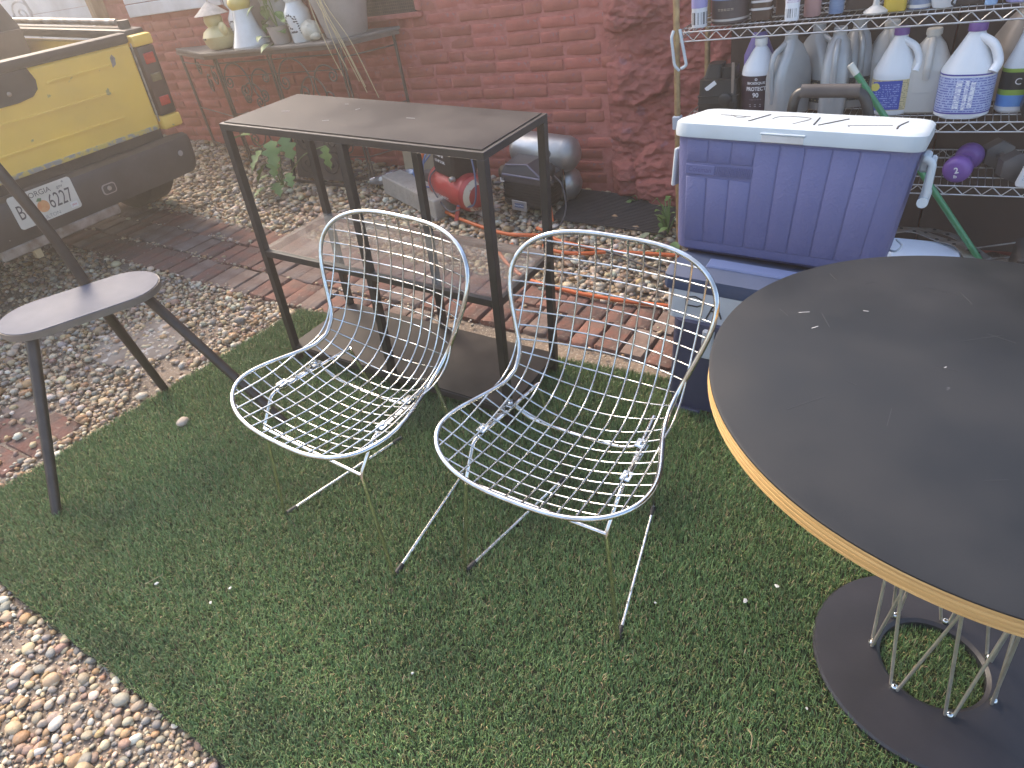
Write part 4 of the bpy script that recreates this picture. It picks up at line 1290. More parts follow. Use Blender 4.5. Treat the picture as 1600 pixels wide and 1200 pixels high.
def leaf(parent, p, size, yaw, pitch, m_, lobed=False, roll=0.0, wide=.62):
    b = MB()
    n_ = 16 if lobed else 9
    outl_ = []
    for k in range(n_ + 1):
        t_ = k / n_
        w = math.sin(PI * t_ ** .75) * wide * .5
        if lobed:
            w *= (.35 + .95 * abs(math.sin(t_ * PI * 3.4)))
        outl_.append((t_, w))
    def bend(t_, w):
        return Vector((w * size, t_ * size, -.28 * size * t_ * t_ + abs(w) * .22 * size))
    M_ = Matrix.Translation(p) @ RZ(yaw) @ RX(pitch) @ RY(roll)
    L = [b.bm.verts.new(M_ @ bend(t_, -w)) for t_, w in outl_]
    C_ = [b.bm.verts.new(M_ @ bend(t_, 0)) for t_, w in outl_]
    Rr = [b.bm.verts.new(M_ @ bend(t_, w)) for t_, w in outl_]
    for k in range(n_):
        for A_, B_ in ((L, C_), (C_, Rr)):
            try:
                b.bm.faces.new((A_[k], B_[k], B_[k + 1], A_[k + 1]))
            except ValueError:
                pass
    bmesh.ops.remove_doubles(b.bm, verts=b.bm.verts, dist=1e-5)
    return b.build("leaf", m_, parent, angle=60)
ivy = thing("trailing_plant", "trailing variegated plant between the vase and the patterned bottle", "plant", on_table(-1.42, 1.73), LEVEL)
rp = random.Random(5)
b = MB(); b.lathe([(.05, 0), (.065, .09), (.07, .095), (.06, .095), (.055, .08), (.001, .08)], 20, cap=False); b.build("pot_body", pot_clay, ivy)
for k in range(26):
    a_ = rp.uniform(0, 2 * PI); rr = rp.uniform(.02, .12); zz = rp.uniform(.01, .34)
    leaf(ivy, (rr * math.cos(a_), -.03 + rr * math.sin(a_) * .7, zz), rp.uniform(.05, .085), a_ - PI / 2 + rp.uniform(-.6, .6), rp.uniform(-1.1, .5), leaf_a, wide=.8)
for k in range(5):
    b = MB(); b.tube(smooth_path([(0, 0, .08), (rp.uniform(-.05, .05), -.03, .2), (rp.uniform(-.1, .1), -.05, rp.uniform(.25, .36))], 5), .003, 5); b.build("stem", leaf_b, ivy)
shl = thing("sea_shell", "cream ribbed sea shell beside the big grey pot", "shell", on_table(-1.145, 1.71), LEVEL)
b = MB(); b.ball((0, 0, .055), .058, (1.05, .8, .95), sub=3)
for v in b.bm.verts:
    a_ = math.atan2(v.co.z - .055, v.co.x)
    v.co.y *= 1 + .0
    v.co = Vector((v.co.x, v.co.y, v.co.z)) + Vector((math.cos(a_), 0, math.sin(a_))) * .005 * math.sin(a_ * 14)
b.build("shell_body", mat("shell_cream", (.62, .57, .46), .5, col2=(.45, .40, .30), scale=20), shl)
b = MB(); b.ball((.045, -.02, .025), .03, (1.3, .8, .7), sub=2); b.build("shell_lip", mat("shell_cream", (.6, .5, .4), .5), shl)
gs = thing("dry_grass_stalks", "thin dry grass stalks hanging over the right end of the iron table", "plant", on_table(-.93, 1.66), LEVEL)
for k in range(6):
    x0 = rp.uniform(-.12, .04)
    b = MB(); b.tube(smooth_path([(x0 - .06, .08, .42), (x0, -.05, .22), (x0 + .07 + .02 * k, -.10, .0), (x0 + .12 + .03 * k, -.10, -.14 - .03 * k)], 6), .0022, 5); b.build("stalk", mat("dry_stalk", (.50, .40, .22), .7), gs)
# ------------------------------------------------------------------ wire shelving by the stone wall
zinc = mat("zinc_wire", (.66, .66, .66), .28, .9, col2=(.5, .46, .42), scale=30, rough2=.42)
brass = mat("tarnished_brass_post", (.50, .37, .20), .42, .8, col2=(.34, .23, .13), scale=26, rough2=.6)
ws = thing("wire_shelving", "tall zinc wire shelving unit full of bottles at the red stone wall", "shelving", (0, 0, 0), LEVEL)
A0, A1, YF_, YB_ = 1.093, 2.66, 1.45, 1.87
SH1, SH2, SH3 = .852, .497, .268
for a in (A0, A1):
    for y in (YF_, YB_):
        b = MB(); b.tube([(a, y, gz(a)), (a, y, 1.45)], .0125, 14); post = b.build("post", brass, ws, angle=50)
        b = MB()
        for k in range(36):
            z_ = gz(a) + .06 + k * .0254 * 1.5
            b.lathe([(.0128, z_), (.0134, z_ + .002), (.0128, z_ + .004)], 12, c=(a, y, 0), cap=False)
        g_ = b.build("post_grooves", brass, post); g_['kind'] = 'stuff'
def truss(p0, p1, zt, name, nz_):
    p0, p1 = Vector(p0), Vector(p1)
    for dz, nm in ((0, "shelf_edge_wire"), (-.033, "shelf_edge_wire")):
        b = MB(); b.tube([p0 + Vector((0, 0, zt + dz)), p1 + Vector((0, 0, zt + dz))], .0030, 6); b.build(nm, zinc, ws, angle=80)
    zz = []
    for k in range(nz_ * 2 + 1):
        q = p0.lerp(p1, (k + .25) / (nz_ * 2 + .5)); zz.append(q + Vector((0, 0, zt - (.002 if k % 2 else .031))))
    b = MB(); b.tube(fillet(zz, .004, 2), .0020, 5); b.build("zigzag_wire", zinc, ws, angle=80)
for zt in (SH1, SH2, SH3):
    truss((A0, YF_, 0), (A1, YF_, 0), zt, "front", 26)
    truss((A0, YB_, 0), (A1, YB_, 0), zt, "back", 26)
    truss((A0, YF_, 0), (A0, YB_, 0), zt, "side", 6)
    truss((A1, YF_, 0), (A1, YB_, 0), zt, "side", 6)
    b = MB()
    k = A0 + .018
    while k < A1:
        b.tube([(k, YF_, zt + .002), (k, YB_, zt + .002)], .0013, 4, cap=False); k += .0235
    for y in (YF_ + .10, YF_ + .21, YF_ + .32):
        b.tube([(A0, y, zt - .002), (A1, y, zt - .002)], .0025, 5)
    d_ = b.build("deck_wires", zinc, ws, angle=80); d_['kind'] = 'stuff'
b = MB(); b.box((A0, YF_ - .002, .508), (.034, .034, .055), .003); b.build("post_clip", mat("clip_grey", (.42, .46, .52), .45), ws)
hk = thing("hanging_hook", "white plastic handle loop hooked on the wire shelf corner post", "hook", tuple(lev(A0 + .012, YF_ - .018, .852)), LEVEL)
b = MB(); b.tube(fillet([(-.018, 0, .012), (-.024, -.01, -.01), (-.012, -.012, -.115), (.006, -.006, -.135)], .012), .0058, 8); b.build("prong", white_plastic, hk)
b = MB(); b.tube(fillet([(.006, .004, .016), (.014, .0, -.02), (.034, -.002, -.118), (.012, -.004, -.128)], .014), .0062, 8); b.build("prong", white_plastic, hk)

bp = thing("brown_board", "dark brown board standing behind the wire shelving", "board", (0, 0, 0), LEVEL)
for k in range(3):
    b = MB(); b.box((1.62 + k * .86, 1.898, .70), (.855, .02, 1.75), .003); b.build("panel", mat("dark_brown_board", (.085, .052, .038), .75, col2=(.065, .042, .032), scale=5, bump=.15, stretch=(1, 1, .4)), bp)
# ---- bottle builder: lofted rounded-rectangle sections
def sect(w, d, r, z, cx=0.0, n=5):
    return [(cx + p[0], p[1], z) for p in rrect(w, d, r, n)]
def jug(name, label, cat, a, y, sh, spec, m_, yaw=0.0, cap=None, handle=None, hm=None, group=None, lab=None):
    o = thing(name, label, cat, tuple(lev(a, y, sh + .0035)), (Matrix.Rotation(-ALPHA, 3, 'Y') @ Matrix.Rotation(yaw, 3, 'Z')).to_euler(), group)
    b = MB(); b.loft([sect(w, d, r, z, *(cx,)) for (z, w, d, r, cx) in [(*s, 0.0) if len(s) == 4 else s for s in spec]])
    b.build("body", m_, o, angle=30)
    top = spec[-1]
    cx = top[4] if len(top) > 4 else 0.0
    if cap:
        cm, cr, chh = cap
        b = MB(); b.lathe([(cr, 0), (cr, chh * .8), (cr * .93, chh), (.001, chh)], 22, c=(cx, 0, top[0] - .004)); b.build("cap", cm, o, angle=30)
    if handle:
        b = MB(); b.tube(smooth_path([Vector(p) for p in handle[0]], 6), handle[1], 10); b.build("handle", hm or m_, o, angle=60)
    if lab:
        for (w, d, r, z0_, z1_, lm) in lab:
            b = MB(); b.loft([sect(w, d, r, z0_), sect(w, d, r, z1_)], closed_ends=False); b.build("label", lm, o, angle=30)
    return o
white_hdpe = mat("white_bottle_plastic", (.74, .76, .79), .35, col2=(.68, .70, .73), scale=10, sss=.15)
clear_hdpe = mat("milky_plastic", (.52, .50, .47), .4, col2=(.45, .43, .40), scale=7, sss=.25)
tan_hdpe = mat("smoky_plastic", (.36, .30, .25), .4, col2=(.30, .25, .21), scale=7, sss=.2)
grey_hdpe = mat("silver_grey_plastic", (.40, .41, .41), .38, .2, col2=(.34, .34, .34), scale=9)
cap_purple = mat("purple_cap", (.13, .055, .24), .4, col2=(.16, .07, .28), scale=20)
cap_white = mat("white_cap", (.70, .70, .68), .4)
dark_label = mat("aubergine_label", (.035, .016, .028), .45, col2=(.045, .022, .035), scale=14)
blue_label = mat("blue_print_label", (.035, .07, .36), .4)
yel_label = print_mat("tan_print_label", (.60, .50, .28), (.30, .25, .14), 180, 150)
blue_print = print_mat("blue_fine_print", (.40, .46, .66), (.10, .13, .42), 170, 120, .56)
oil_label = print_mat("black_fine_print", (.05, .045, .045), (.45, .38, .2), 150, 110, .4)
black_abs = mat("black_tool_plastic", (.018, .016, .016), .4, col2=(.03, .028, .028), scale=12)
white_ink = mat("white_ink", (.78, .77, .76), .5)

GAL = [(0, .125, .125, .055), (.008, .138, .138, .062), (.165, .138, .138, .065), (.185, .130, .130, .062), (.245, .062, .062, .030), (.258, .042, .042, .020), (.268, .042, .042, .020)]
pj = jug("gallon_jug", "white gallon jug with a dark aubergine label, behind the ice chest", "jug", 1.388, 1.60, SH2, GAL, white_hdpe, 0.05, (cap_white, .024, .024), None, None, None,
         [(.1405, .1405, .0655, .022, .160, dark_label)])
def front_text(o, t_, size, z, r_, m_, bold=False, xs_=1.0, ang=0.0):
    lettering(t_, size, m_, o, RZ(ang) @ T(0, -r_ - .0008, z) @ RX(PI / 2), wrap_r=r_, bold=bold, xscale=xs_)
front_text(pj, "BIOESQUE", .0125, .134, .0728, white_ink, True, 1.25)
front_text(pj, "PROTECT", .0205, .112, .0728, white_ink, True, .88)
front_text(pj, "90", .024, .088, .0728, white_ink, True)
front_text(pj, "o", .02, .150, .0728, white_ink, True)
front_text(pj, "- - - - - - - -", .010, .072, .0728, white_ink)
front_text(pj, "::  ::  ::", .020, .050, .0728, white_ink)
jug("detergent_bottle", "purple detergent bottle standing behind the aubergine labelled jug", "bottle", 1.345, 1.76, SH2, [(0, .10, .08, .03), (.01, .115, .09, .035), (.20, .115, .09, .035), (.27, .06, .06, .028), (.29, .045, .045, .02)],
    mat("purple_bottle", (.14, .11, .34), .35, col2=(.17, .14, .38), scale=10), 0, (mat("brown_cap", (.10, .06, .05), .5), .026, .03))
bt = thing("battery_box", "black battery charger box at the left end of the middle shelf", "box", tuple(lev(1.235, 1.60, SH2 + .0035)), LEVEL)
b = MB(); b.loft([sect(.155, .13, .012, 0), sect(.165, .14, .015, .01), sect(.165, .14, .015, .075), sect(.16, .135, .015, .085), sect(.155, .13, .02, .15)]); b.build("body", black_abs, bt, angle=30)
for z_ in (.055, .082):
    b = MB(); b.loft([sect(.170, .145, .016, z_), sect(.170, .145, .016, z_ + .007)]); b.build("rib", black_abs, bt)
b = MB(); b.loft([sect(.06, .07, .012, .15, .035), sect(.06, .07, .012, .192, .035)]); b.build("terminal_block", black_abs, bt)
b = MB(); b.loft([sect(.075, .08, .015, .15, -.03), sect(.060, .07, .015, .205, -.02)]); b.build("top_housing", black_abs, bt)
b = MB(); b.box((0, 0, 0), (.050, .001, .017), M=T(-.028, -.066, .128) @ RY(-.62)); b.build("sticker", white_ink, bt, smooth=False)
b = MB(); b.lathe([(.026, 0), (.026, .012), (.018, .016), (.001, .016)], 20, M=T(.035, -.068, .075) @ RX(PI / 2)); b.build("knob", black_abs, bt)
b = MB(); b.box((.062, -.064, .115), (.012, .006, .20), .002); b.build("strap", mat("tan_strap", (.25, .19, .15), .7), bt)

def oil_jug(label, a, y, yaw, lab=True):
    spec = [(0, .085, .17, .02), (.01, .092, .18, .025), (.15, .092, .18, .025), (.20, .090, .15, .025), (.255, .075, .085, .025), (.275, .05, .05, .022), (.285, .045, .045, .02)]
    o = jug("oil_jug", label, "jug", a, y, SH2, spec, grey_hdpe, yaw, (grey_hdpe, .024, .026), None, None, "grey motor oil jugs")
    b = MB(); b.tube(smooth_path([(0, -.03, .265), (0, -.085, .235), (0, -.098, .16), (0, -.086, .06)], 8), .011, 10); b.build("handle", grey_hdpe, o, angle=60)
    if lab:
        b = MB(); b.loft([sect(.0945, .1825, .026, .03), sect(.0945, .1825, .026, .115)], False); b.build("label", oil_label, o)
    return o
oil_jug("silver grey oil jug with its open handle facing forward, beside the aubergine labelled jug", 1.505, 1.58, -.55, False)
oil_jug("grey oil jug with a black label, behind the black carrying handle", 1.585, 1.70, .9)
oil_jug("grey oil jug standing just left of the green pole tip", 1.675, 1.60, .05, False)
oil_jug("grey oil jug half hidden behind the green pole tip", 1.725, 1.74, .3)
HJ = [(0, .120, .120, .045), (.008, .150, .125, .055), (.135, .150, .125, .058), (.150, .152, .126, .06), (.235, .070, .065, .03), (.262, .045, .045, .02), (.272, .043, .043, .02)]
HANDLE = ([(.012, -.012, .252), (.050, -.030, .228), (.070, -.040, .180), (.062, -.052, .150)], .013)
j = jug("bleach_jug", "white bleach jug with a purple cap and blue label, right of the green pole", "jug", 1.882, 1.60, SH2, HJ, white_hdpe, .1, (cap_purple, .025, .026), HANDLE)
b = MB(); b.loft([sect(.1525, .1275, .058, .018), sect(.1525, .1275, .058, .126)], False); b.build("label", yel_label, j)
b = MB(); b.box((-.022, -.0648, .072), (.095, .0015, .102), .0005); bl_ = b.build("label_panel", blue_label, j)
b = MB(); b.box((-.022, -.0660, .072), (.080, .0006, .085)); b.build("print", print_mat("pale_on_blue_print", (.035, .07, .36), (.30, .36, .62), 200, 130, .5), bl_, smooth=False)
b = MB(); b.lathe([(.001, 0), (.014, 0), (.014, .001), (.001, .001)], 16, M=T(-.062, -.066, .105) @ RX(PI / 2)); b.build("seal", mat("seal_yellow", (.62, .52, .12), .5), bl_)
j = jug("bleach_jug", "big white bottle with blue lettering and purple cap on the middle shelf", "jug", 2.115, 1.545, SH2, [(z, w * 1.14, d * 1.12, r * 1.1) for z, w, d, r in [(s[0] * 1.03, *s[1:]) for s in HJ]], white_hdpe, -.05, (cap_purple, .029, .026),
        ([(x * 1.15, y_ * 1.15, z * 1.03) for x, y_, z in HANDLE[0]], .015))
b = MB(); b.loft([sect(.1735, .1425, .064, .024), sect(.1735, .1425, .064, .140)], False); lb_ = b.build("label", blue_print, j)
for z_ in (.018, .145):
    b = MB(); b.loft([sect(.1742, .1432, .0645, z_), sect(.1742, .1432, .0645, z_ + .005)], False); b.build("label_stripe", mat("deep_blue_ink", (.05, .04, .30), .4), j)
for x_, w_, hh in ((-.018, .018, .095), (.006, .012, .10), (.024, .014, .085)):
    b = MB(); b.box((x_, -.0722, .083), (w_, .0012, hh), .0004); b.build("print_column", print_mat("white_block_print", (.72, .74, .80), (.18, .2, .5), 130, 260, .5), lb_)
def milk_jug(label, a, y, m_, yaw, sc=1.0, grp="empty milky jugs"):
    spec = [(0, .13, .13, .03), (.008, .148, .148, .035), (.145, .148, .148, .04), (.16, .142, .142, .04), (.225, .085, .085, .035), (.25, .045, .045, .02), (.262, .045, .045, .02)]
    spec = [(z * sc, w * sc, d * sc, r * sc) for z, w, d, r in spec]
    o = jug("empty_jug", label, "jug", a, y, SH2, spec, m_, yaw, (mat("pale_cap", (.5, .47, .42), .5), .026 * sc, .020), ([(0, -.018 * sc, .245 * sc), (0, -.058 * sc, .225 * sc), (0, -.078 * sc, .165 * sc), (0, -.072 * sc, .125 * sc)], .012 * sc), None, grp)
    for z_ in (.075,):
        b = MB(); b.loft([sect(.1495 * sc, .1495 * sc, .04 * sc, z_ * sc), sect(.1495 * sc, .1495 * sc, .04 * sc, (z_ + .004) * sc)], False); b.build("moulded_band", m_, o)
    return o
milk_jug("milky empty jug behind the purple capped jug with the blue label", 1.835, 1.76, clear_hdpe, .2, 1.05)
milk_jug("milky empty jug with dark specks between the two bleach bottles", 1.985, 1.62, clear_hdpe, .0, 1.0)
milk_jug("smoky tan jug in the back row behind the big white bottle", 2.26, 1.78, tan_hdpe, .4, 1.18)
for x_, z_ in ((-.03, .16), (.012, .158), (-.02, .13), (.03, .11)):
    pass
j = jug("spray_bottle", "white bottle with a green and blue label at the right end of the middle shelf", "bottle", 2.262, 1.585, SH2, [(0, .08, .07, .03), (.008, .095, .08, .036), (.15, .095, .08, .036), (.20, .06, .055, .026), (.25, .032, .032, .014), (.27, .030, .030, .014)],
        white_hdpe, 0, (cap_white, .017, .028))
for z0_, z1_, mm in ((.022, .060, mat("sky_blue_label", (.08, .25, .62), .4, col2=(.1, .3, .66), scale=30)), (.060, .078, mat("lime_label", (.28, .42, .06), .45)), (.078, .135, mat("black_label", (.02, .02, .022), .4)), (.135, .147, mat("lime_label", (.2, .42, .05), .45))):
    b = MB(); b.loft([sect(.0975, .0825, .037, z0_), sect(.0975, .0825, .037, z1_)], False); b.build("label", mm, j)
lettering("C", .03, white_ink, j, T(.004, -.0425, .105) @ RX(PI / 2))
kb = thing("black_bag", "tall black bag standing at the right edge on the middle shelf", "bag", tuple(lev(2.365, 1.53, SH2 + .0035)), (0, -ALPHA + .10, 0))
b = MB(); b.loft([sect(.14, .12, .02, 0), sect(.16, .13, .025, .02), sect(.15, .11, .03, .16), sect(.12, .06, .02, .27), sect(.11, .012, .004, .31)]); b.build("body", mat("black_bag_film", (.018, .016, .016), .3, col2=(.03, .028, .027), scale=8, bump=.3, bscale=24), kb, angle=40)
lettering("BLK", .026, white_ink, kb, T(.035, -.0665, .075) @ RX(PI / 2))

# ---- top shelf, only the feet of these show
def tsx(u):                                                       # spacing along the top shelf
    return u
def can(label, a, y, r, h, m_, bands=(), cat="can", name="paint_can", sq=None):
    o = thing(name, label, cat, tuple(lev(a, y, SH1 + .0035)), LEVEL)
    b = MB()
    if sq:
        b.loft([sect(sq[0] * .95, sq[1] * .95, .012, 0), sect(sq[0], sq[1], .015, .006), sect(sq[0], sq[1], .015, h * .75), sect(sq[0] * .6, sq[1] * .6, .012, h)])
    else:
        b.lathe([(r * .94, 0), (r, .004), (r, h), (r * .8, h + .01), (r * .35, h + .04)], 30)
    b.build("body", m_, o, angle=30)
    for z0_, z1_, mm in bands:
        b = MB()
        if sq:
            b.loft([sect(sq[0] + .002, sq[1] + .002, .016, z0_), sect(sq[0] + .002, sq[1] + .002, .016, z1_)], False)
        else:
            b.lathe([(r + .001, z0_), (r + .001, z1_)], 30, cap=False)
        b.build("band", mm, o, angle=30)
    return o
dkcan = mat("dark_paint_can", (.05, .038, .042), .4, col2=(.07, .05, .052), scale=12)
barc = print_mat("barcode_print", (.70, .71, .73), (.06, .06, .07), 420, 1, .5)
can("white caulk tube with a barcode at the left end of the top shelf", 1.160, 1.53, .030, .30, white_hdpe, ((.012, .055, barc), (.07, .11, mat("violet_band", (.3, .28, .52), .4))), "tube", "caulk_tube")
pc = can("dark ceiling paint can with a blue band on the top shelf", 1.262, 1.60, .072, .19, dkcan, ((.012, .02, mat("pale_rim", (.5, .48, .46), .4, .5)), (.085, .125, mat("soft_blue_band", (.16, .24, .42), .4))))
lettering("CEILING", .022, white_ink, pc, T(0, -.0745, .112) @ RX(PI / 2), wrap_r=.0735, bold=True)
lettering("=====", .022, mat("tan_print", (.45, .38, .28), .5), pc, T(.0, -.0745, .052) @ RX(PI / 2), wrap_r=.0735)
bott = can("dark bottle with pale ribs beside the ceiling paint can", 1.385, 1.60, .04, .25, mat("brown_glass", (.07, .045, .035), .2, col2=(.1, .06, .045), scale=10), tuple((.035 + .026 * k, .043 + .026 * k, mat("pale_rib", (.6, .58, .56), .3)) for k in range(4)), "bottle", "ribbed_bottle", sq=(.075, .06))
can("brown bottle between the ribbed bottle and the barcoded carton", 1.455, 1.68, .035, .24, mat("brown_plastic", (.12, .07, .055), .4, col2=(.16, .095, .07), scale=14), (), "bottle", "brown_bottle")
can("white carton with a barcode on the top shelf", 1.512, 1.52, .03, .24, white_hdpe, ((.012, .042, barc), (.06, .15, print_mat("pink_fine_print", (.66, .62, .68), (.4, .3, .42), 220, 160, .5))), "carton", "carton", sq=(.048, .045))
can("dusty pink bottle beside the barcoded carton", 1.572, 1.58, .03, .22, mat("dusty_pink", (.42, .25, .24), .5, col2=(.35, .2, .19), scale=12), (), "bottle", "pink_bottle")
can("slim blue bottle on the top shelf", 1.652, 1.60, .026, .24, mat("steel_blue", (.14, .22, .38), .35, col2=(.22, .3, .45), scale=30, stretch=(1, 1, 6)), (), "bottle", "blue_bottle")
can("dark brown box on the top shelf left of the yellow jug", 1.725, 1.68, .03, .16, mat("dark_brown_card", (.085, .058, .046), .7, col2=(.11, .075, .06), scale=10), (), "box", "dark_box", sq=(.10, .08))
sp_ = thing("spray_nozzle", "tan capped clear nozzle bottle beside the yellow jug", "bottle", tuple(lev(1.792, 1.53, SH1 + .0035)), LEVEL)
b = MB(); b.lathe([(.038, 0), (.040, .006), (.030, .014), (.012, .026), (.009, .05)], 20); b.build("body", clear_hdpe, sp_)
b = MB(); b.lathe([(.010, .045), (.010, .075), (.005, .09)], 14); b.build("nozzle", mat("tan_tip", (.52, .33, .2), .5), sp_)
can("yellow jug on the top shelf", 1.850, 1.56, .034, .20, mat("yellow_jug", (.60, .42, .04), .35, col2=(.52, .36, .05), scale=12), (), "jug", "yellow_jug", sq=(.072, .06))
can("blue and white tin beside the yellow jug", 1.925, 1.57, .036, .18, mat("blue_grey_tin", (.14, .20, .34), .4, col2=(.24, .3, .42), scale=30), ((.045, .062, white_ink), (.005, .015, mat("pale_rib", (.6, .58, .56), .3))), "can", "tin")
bw = thing("plastic_tub", "white plastic tub with a curled handle on the top shelf", "tub", tuple(lev(1.998, 1.56, SH1 + .0035)), LEVEL)
b = MB(); b.lathe([(.032, 0), (.036, .006), (.048, .06), (.051, .064), (.046, .064), (.034, .012), (.001, .01)], 26, cap=False); b.build("tub_body", white_hdpe, bw)
b = MB(); b.tube(smooth_path([(.045, -.01, .055), (.03, -.05, .03), (.026, -.052, .015), (.036, -.05, .008)], 6), .0035, 7); b.build("tub_handle", mat("black_wire", (.03, .03, .03), .5), bw)
can("black flat box right of the white tub", 2.092, 1.60, .03, .10, mat("charcoal_card", (.055, .04, .036), .6, col2=(.075, .055, .048), scale=10), (), "box", "flat_box", sq=(.13, .10))
can("small sky blue bottle on the top shelf behind the black box", 2.135, 1.53, .018, .14, mat("sky_blue_bottle", (.2, .36, .6), .35, col2=(.3, .45, .66), scale=20), (), "bottle", "sky_blue_bottle")
can("violet spray can on the top shelf", 2.215, 1.56, .040, .20, mat("violet_can", (.24, .22, .5), .35, col2=(.4, .38, .62), scale=24, stretch=(1, 1, 5)), (), "can", "spray_can")
can("lime green box at the right end of the top shelf", 2.312, 1.55, .03, .15, mat("lime_box", (.25, .36, .03), .5, col2=(.2, .3, .03), scale=10), (), "box", "lime_box", sq=(.115, .07))
can("grey can at the right edge of the top shelf", 2.42, 1.57, .04, .18, mat("grey_can", (.33, .33, .35), .4, .4, col2=(.25, .25, .27), scale=12), (), "can", "grey_can")

# ---- bottom shelf
def dumbbell(label, a, y, m_, hexa, yaw):
    o = thing("dumbbell", label, "dumbbell", tuple(lev(a, y, SH3 + .0035)), (Matrix.Rotation(-ALPHA, 3, 'Y') @ Matrix.Rotation(yaw, 3, 'Z')).to_euler())
    r = .048
    for sg in (-1, 1):
        b = MB()
        if hexa:
            b.lathe([(r * .72, -.034), (r * 1.12, -.024), (r * 1.12, .024), (r * .72, .034)], 6, M=T(0, sg * .075, r * .98) @ RX(PI / 2) @ RZ(PI / 6))
        else:
            b.lathe([(r * .55, -.034), (r * .86, -.028), (r, -.012), (r, .012), (r * .86, .028), (r * .55, .034)], 24, M=T(0, sg * .075, r) @ RX(PI / 2))
        b.build("weight_head", m_, o, angle=40 if hexa else 60)
    b = MB(); b.tube([(0, -.05, r), (0, .05, r)], .014, 12); b.build("grip", m_, o)
    return o
d1 = dumbbell("purple dumbbell on the bottom shelf, round ends", 2.160, 1.56, mat("purple_vinyl", (.16, .07, .30), .4, col2=(.19, .09, .34), scale=12), False, -.22)
lettering("2", .03, white_ink, d1, T(.004, -.1098, .052) @ RX(PI / 2) @ RZ(.3), bold=True)
lettering("lb", .016, white_ink, d1, T(.004, -.1098, .030) @ RX(PI / 2) @ RZ(.3), bold=True)
dumbbell("dark grey hex dumbbell beside the purple one", 2.290, 1.60, mat("grey_vinyl", (.10, .085, .08), .5, col2=(.13, .115, .105), scale=12), True, .35)
wt = thing("white_tube", "white printed tube leaning at the right edge of the bottom shelf", "tube", tuple(lev(2.352, 1.455, SH3 + .004)), (0, -ALPHA + .22, 0))
b = MB(); b.loft([sect(.05, .035, .012, 0), sect(.055, .04, .014, .006), sect(.055, .035, .012, .09), sect(.058, .006, .002, .125)]); b.build("body", white_hdpe, wt)
b = MB(); b.box((0, -.0205, .05), (.035, .001, .05)); b.build("print", print_mat("grey_fine_print", (.7, .72, .75), (.2, .25, .3), 190, 150, .45), wt, smooth=False)

# ------------------------------------------------------------------ green pole, handle and oddments behind the ice chest
gp_ = thing("green_pole", "green broom pole with a pale tip leaning on the wire shelf", "pole")
pa, pb_ = Vector((1.687, 1.415, .845)), Vector((2.262, 1.41, .195))
dv = (pb_ - pa).normalized()
b = MB(); b.tube([pa + dv * .03, pb_ + dv * .30], .0115, 12); b.build("shaft", mat("green_pole_paint", (.03, .19, .075), .35, col2=(.045, .23, .10), scale=20, coat=.3), gp_)
b = MB(); b.tube([pa - dv * .012, pa - dv * .003, pa + dv * .012, pa + dv * .0305], .0118, 12, r2=.0122); b.build("tip", mat("pale_tip", (.62, .60, .52), .6), gp_)
hm = thing("tool_case", "black case with an arched carrying handle behind the white cooler lid", "case", (0, 0, 0))
b = MB(); b.tube(fillet([(1.586, 1.02, .40), (1.572, 1.00, .80), (1.578, 1.0, .858), (1.775, 1.0, .870), (1.806, 1.0, .80), (1.83, 1.02, .40)], .035, 6), .0165, 12); b.build("loop", black_abs, hm, angle=60)
b = MB(); b.tube([(1.592, 1.0, .862), (1.765, 1.0, .8715)], .021, 14); b.build("grip", mat("soft_grip", (.045, .036, .034), .6, col2=(.06, .05, .047), scale=20), hm)
b = MB(); b.box((1.708, 1.03, .22), (.34, .10, .40), .012); b.build("case_body", black_abs, hm)
bn = thing("storage_bin", "pale blue white plastic bin lid under the wire shelf", "bin", (2.085, 1.39, 0), (0, 0, .10))
b = MB(); b.loft([sect(.21, .19, .02, .0), sect(.235, .21, .022, .17)]); b.build("bin_body", mat("bin_clear", (.5, .56, .62), .4, col2=(.44, .5, .55), scale=8), bn)
b = MB(); b.loft([sect(.25, .225, .02, .170), sect(.255, .23, .022, .182), sect(.235, .21, .02, .197)]); b.build("bin_lid", mat("bin_lid_blue_white", (.55, .66, .82), .35, col2=(.5, .6, .75), scale=7), bn)
holes = mat("hole_shade", (.02, .018, .018), .9)  # for dark discs laid on the strap; the holes' shade is painted
def strap(label, pts_, w, nholes):
    o = thing("perforated_strap", label, "strap")
    P_ = smooth_path([Vector(p) for p in pts_], 8)
    b = MB()
    L = []; R_ = []
    for i, p in enumerate(P_):
        t_ = (P_[min(i + 1, len(P_) - 1)] - P_[max(i - 1, 0)]).normalized()
        nrm = Vector((-t_.y, t_.x, 0)).normalized() * w / 2
        L.append((p - nrm, p + nrm))
    b.loft([[l, r_, r_ + Vector((0, 0, .0025)), l + Vector((0, 0, .0025))] for l, r_ in L]); b.build("band", dull_steel, o, angle=40)
    for k in range(nholes):
        i = int((k + .6) / (nholes + .2) * (len(P_) - 1))
        p = P_[i]; off = (L[i][1] - L[i][0]) * (.22 if k % 2 else -.22)
        b = MB(); b.lathe([(.001, 0), (.0075, 0), (.0075, .0006), (.001, .0006)], 12, M=T(*(p + off + Vector((0, 0, .0027))))); b.build("hole_disc", holes, o)
    return o
strap("grey perforated metal strap lying over the pale bin lid", [(1.93, 1.50, .212), (2.02, 1.52, .222), (2.12, 1.505, .206), (2.20, 1.44, .215), (2.26, 1.36, .18)], .045, 9)
strap("rusty perforated metal strap on the ground behind the bin", [(1.92, 1.72, .10), (2.04, 1.75, .13), (2.18, 1.72, .135), (2.32, 1.62, .10)], .035, 7)
